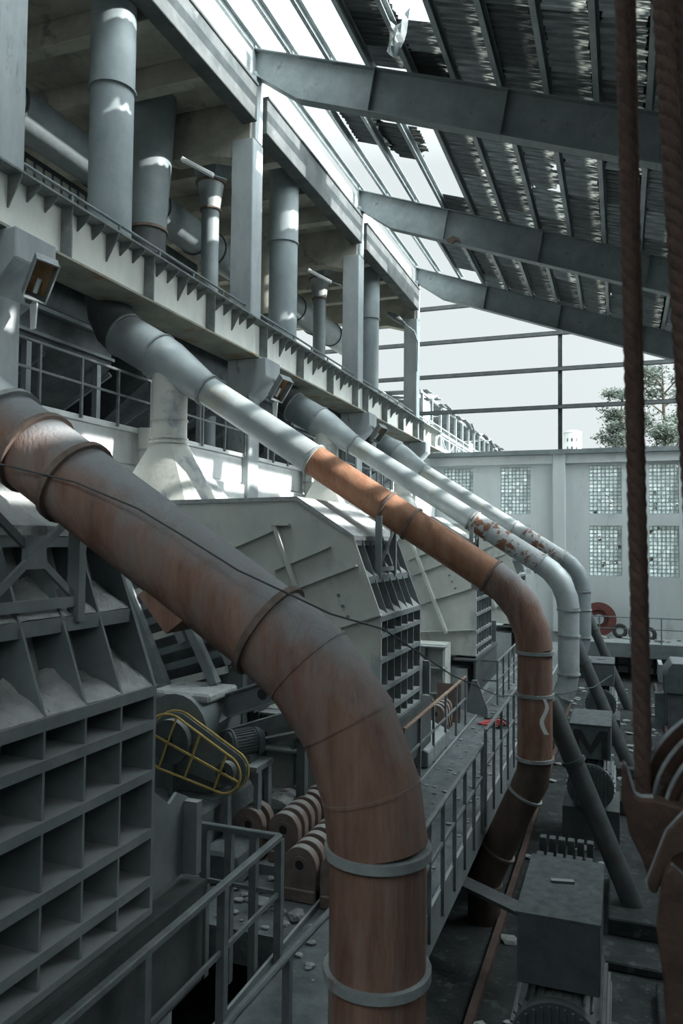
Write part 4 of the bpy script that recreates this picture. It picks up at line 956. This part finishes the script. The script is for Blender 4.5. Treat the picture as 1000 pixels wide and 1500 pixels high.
for k in range(2):
    for a in (-.5, 0, .5): w_.box(-5.4 + 1.03 * math.sin(a) - .08, -5.4 + 1.03 * math.sin(a) + .08, 95 - 1.07 * math.cos(a), 95 - 1.0 * math.cos(a), 18.2 + k * 1.0, 18.6 + k * 1.0)
w_.build('windows', 'rubber', t)
def tree(x, y, h, rad, label, seed):
    rs = random.Random(seed); t = thing('tree', label, 'tree', (x, y, FLOOR - .3), 'trees beyond the end wall')
    tb = MB(); tb.path([(x, y, FLOOR - .3), (x + .2, y, h * .5), (x - .1, y, h)], [.35, .25, .05], 10)
    lf = MB()
    for i in range(34):
        z = h * (.42 + .6 * rs.random()); a = rs.uniform(0, 2 * PI); L = rad * rs.uniform(.35, 1.0) * (1 - max(0, (z / h - .62)) * 1.3)
        e = V((x + L * math.cos(a), y + L * math.sin(a), z + L * .25)); b = V((x, y, z - L * .3))
        tb.path([b, b.lerp(e, .5) + V((0, 0, .1 * L)), e], [.07, .045, .015], 5)
        for k in range(5):
            c = b.lerp(e, rs.uniform(.45, 1.08)) + V((rs.uniform(-.4, .4), rs.uniform(-.4, .4), rs.uniform(-.1, .35)))
            for q in range(52):
                p = c + V((rs.gauss(0, .42), rs.gauss(0, .42), rs.gauss(0, .16))); s = rs.uniform(.06, .14)
                u = V((rs.uniform(-1, 1), rs.uniform(-1, 1), rs.uniform(-.5, .5))).normalized(); w = u.orthogonal().normalized()
                vv = [lf.bm.verts.new(p + u * s * 1.6), lf.bm.verts.new(p + w * s * .6), lf.bm.verts.new(p - u * s * 1.6), lf.bm.verts.new(p - w * s * .6)]
                lf.bm.faces.new(vv)
    tb.build('trunk', 'bark', t, True); lf.build('foliage', 'leaf', t)
tree(3.0, 60, 20.2, 3.8, 'tall pine behind the ropes above the end wall', 3)
tree(.2, 66, 19.0, 3.2, 'lower pine left of the tall one, beside the pale tower', 5)
tree(7.5, 64, 20.5, 4.5, 'pine at the right frame edge above the end wall', 8)
tree(1.4, 46, 9.4, 3.0, 'bush-height tree close behind the end wall windows', 11)

# ------------------------------------------------------------------ light, sky, camera
w = bpy.data.worlds.new('World'); SC.world = w; w.use_nodes = True
nt = w.node_tree; bg = nt.nodes['Background']
tc = nt.nodes.new('ShaderNodeTexCoord'); sp = nt.nodes.new('ShaderNodeSeparateXYZ'); cr = nt.nodes.new('ShaderNodeValToRGB')
nt.links.new(tc.outputs['Generated'], sp.inputs[0]); nt.links.new(sp.outputs['Z'], cr.inputs[0]); nt.links.new(cr.outputs[0], bg.inputs[0])
cr.color_ramp.elements[0].position = .45; cr.color_ramp.elements[0].color = (.615, .67, .675, 1)
cr.color_ramp.elements[1].position = .95; cr.color_ramp.elements[1].color = (3.4, 3.9, 4.05, 1)
el, az = math.radians(26), math.radians(7)
d = V((math.cos(el) * math.cos(az), math.cos(el) * math.sin(az), math.sin(el)))
dp = nt.nodes.new('ShaderNodeVectorMath'); dp.operation = 'DOT_PRODUCT'; nt.links.new(tc.outputs['Generated'], dp.inputs[0]); dp.inputs[1].default_value = d
mx0 = nt.nodes.new('ShaderNodeMath'); mx0.operation = 'MAXIMUM'; nt.links.new(dp.outputs['Value'], mx0.inputs[0]); mx0.inputs[1].default_value = 0
pw = nt.nodes.new('ShaderNodeMath'); pw.operation = 'POWER'; nt.links.new(mx0.outputs[0], pw.inputs[0]); pw.inputs[1].default_value = 4
ml = nt.nodes.new('ShaderNodeMixRGB'); ml.blend_type = 'ADD'; ml.inputs[2].default_value = (13.0, 14.2, 14.5, 1)
nt.links.new(pw.outputs[0], ml.inputs[0]); nt.links.new(cr.outputs[0], ml.inputs[1]); nt.links.new(ml.outputs[0], bg.inputs[0])
bg.inputs[1].default_value = 1.0
sun = bpy.data.lights.new('sun', 'SUN'); sun.energy = 9.0; sun.angle = math.radians(.6); sun.color = (1, .97, .92)
so = bpy.data.objects.new('sun', sun); COL.objects.link(so)
so.rotation_euler = d.to_track_quat('Z', 'Y').to_euler(); so.location = (20, 20, 30)

cam = bpy.data.cameras.new('camera'); co = bpy.data.objects.new('camera', cam); COL.objects.link(co)
F, yaw, pitch, roll = 1112.3, .3523560, .0389107, .00999
fw = V((-math.sin(yaw) * math.cos(pitch), math.cos(yaw) * math.cos(pitch), math.sin(pitch)))
rt = V((math.cos(yaw), math.sin(yaw), 0)); upv = rt.cross(fw)
r2 = rt * math.cos(roll) + upv * math.sin(roll); u2 = -rt * math.sin(roll) + upv * math.cos(roll)
co.matrix_world = Matrix(((r2.x, u2.x, -fw.x, 0), (r2.y, u2.y, -fw.y, 0), (r2.z, u2.z, -fw.z, 7.0), (0, 0, 0, 1)))
cam.sensor_fit = 'VERTICAL'; cam.sensor_height = 36; cam.lens = 36 * F / 1500; cam.clip_start = .05; cam.clip_end = 500
cam.dof.use_dof = True; cam.dof.focus_distance = 10; cam.dof.aperture_fstop = 4.0
SC.camera = co
SC.view_settings.view_transform = 'Standard'; SC.view_settings.look = 'None'; SC.view_settings.exposure = .35; SC.view_settings.gamma = 1
SC.view_settings.use_curve_mapping = False
for o in list(bpy.data.objects):
    if 'base' in o: del o['base']
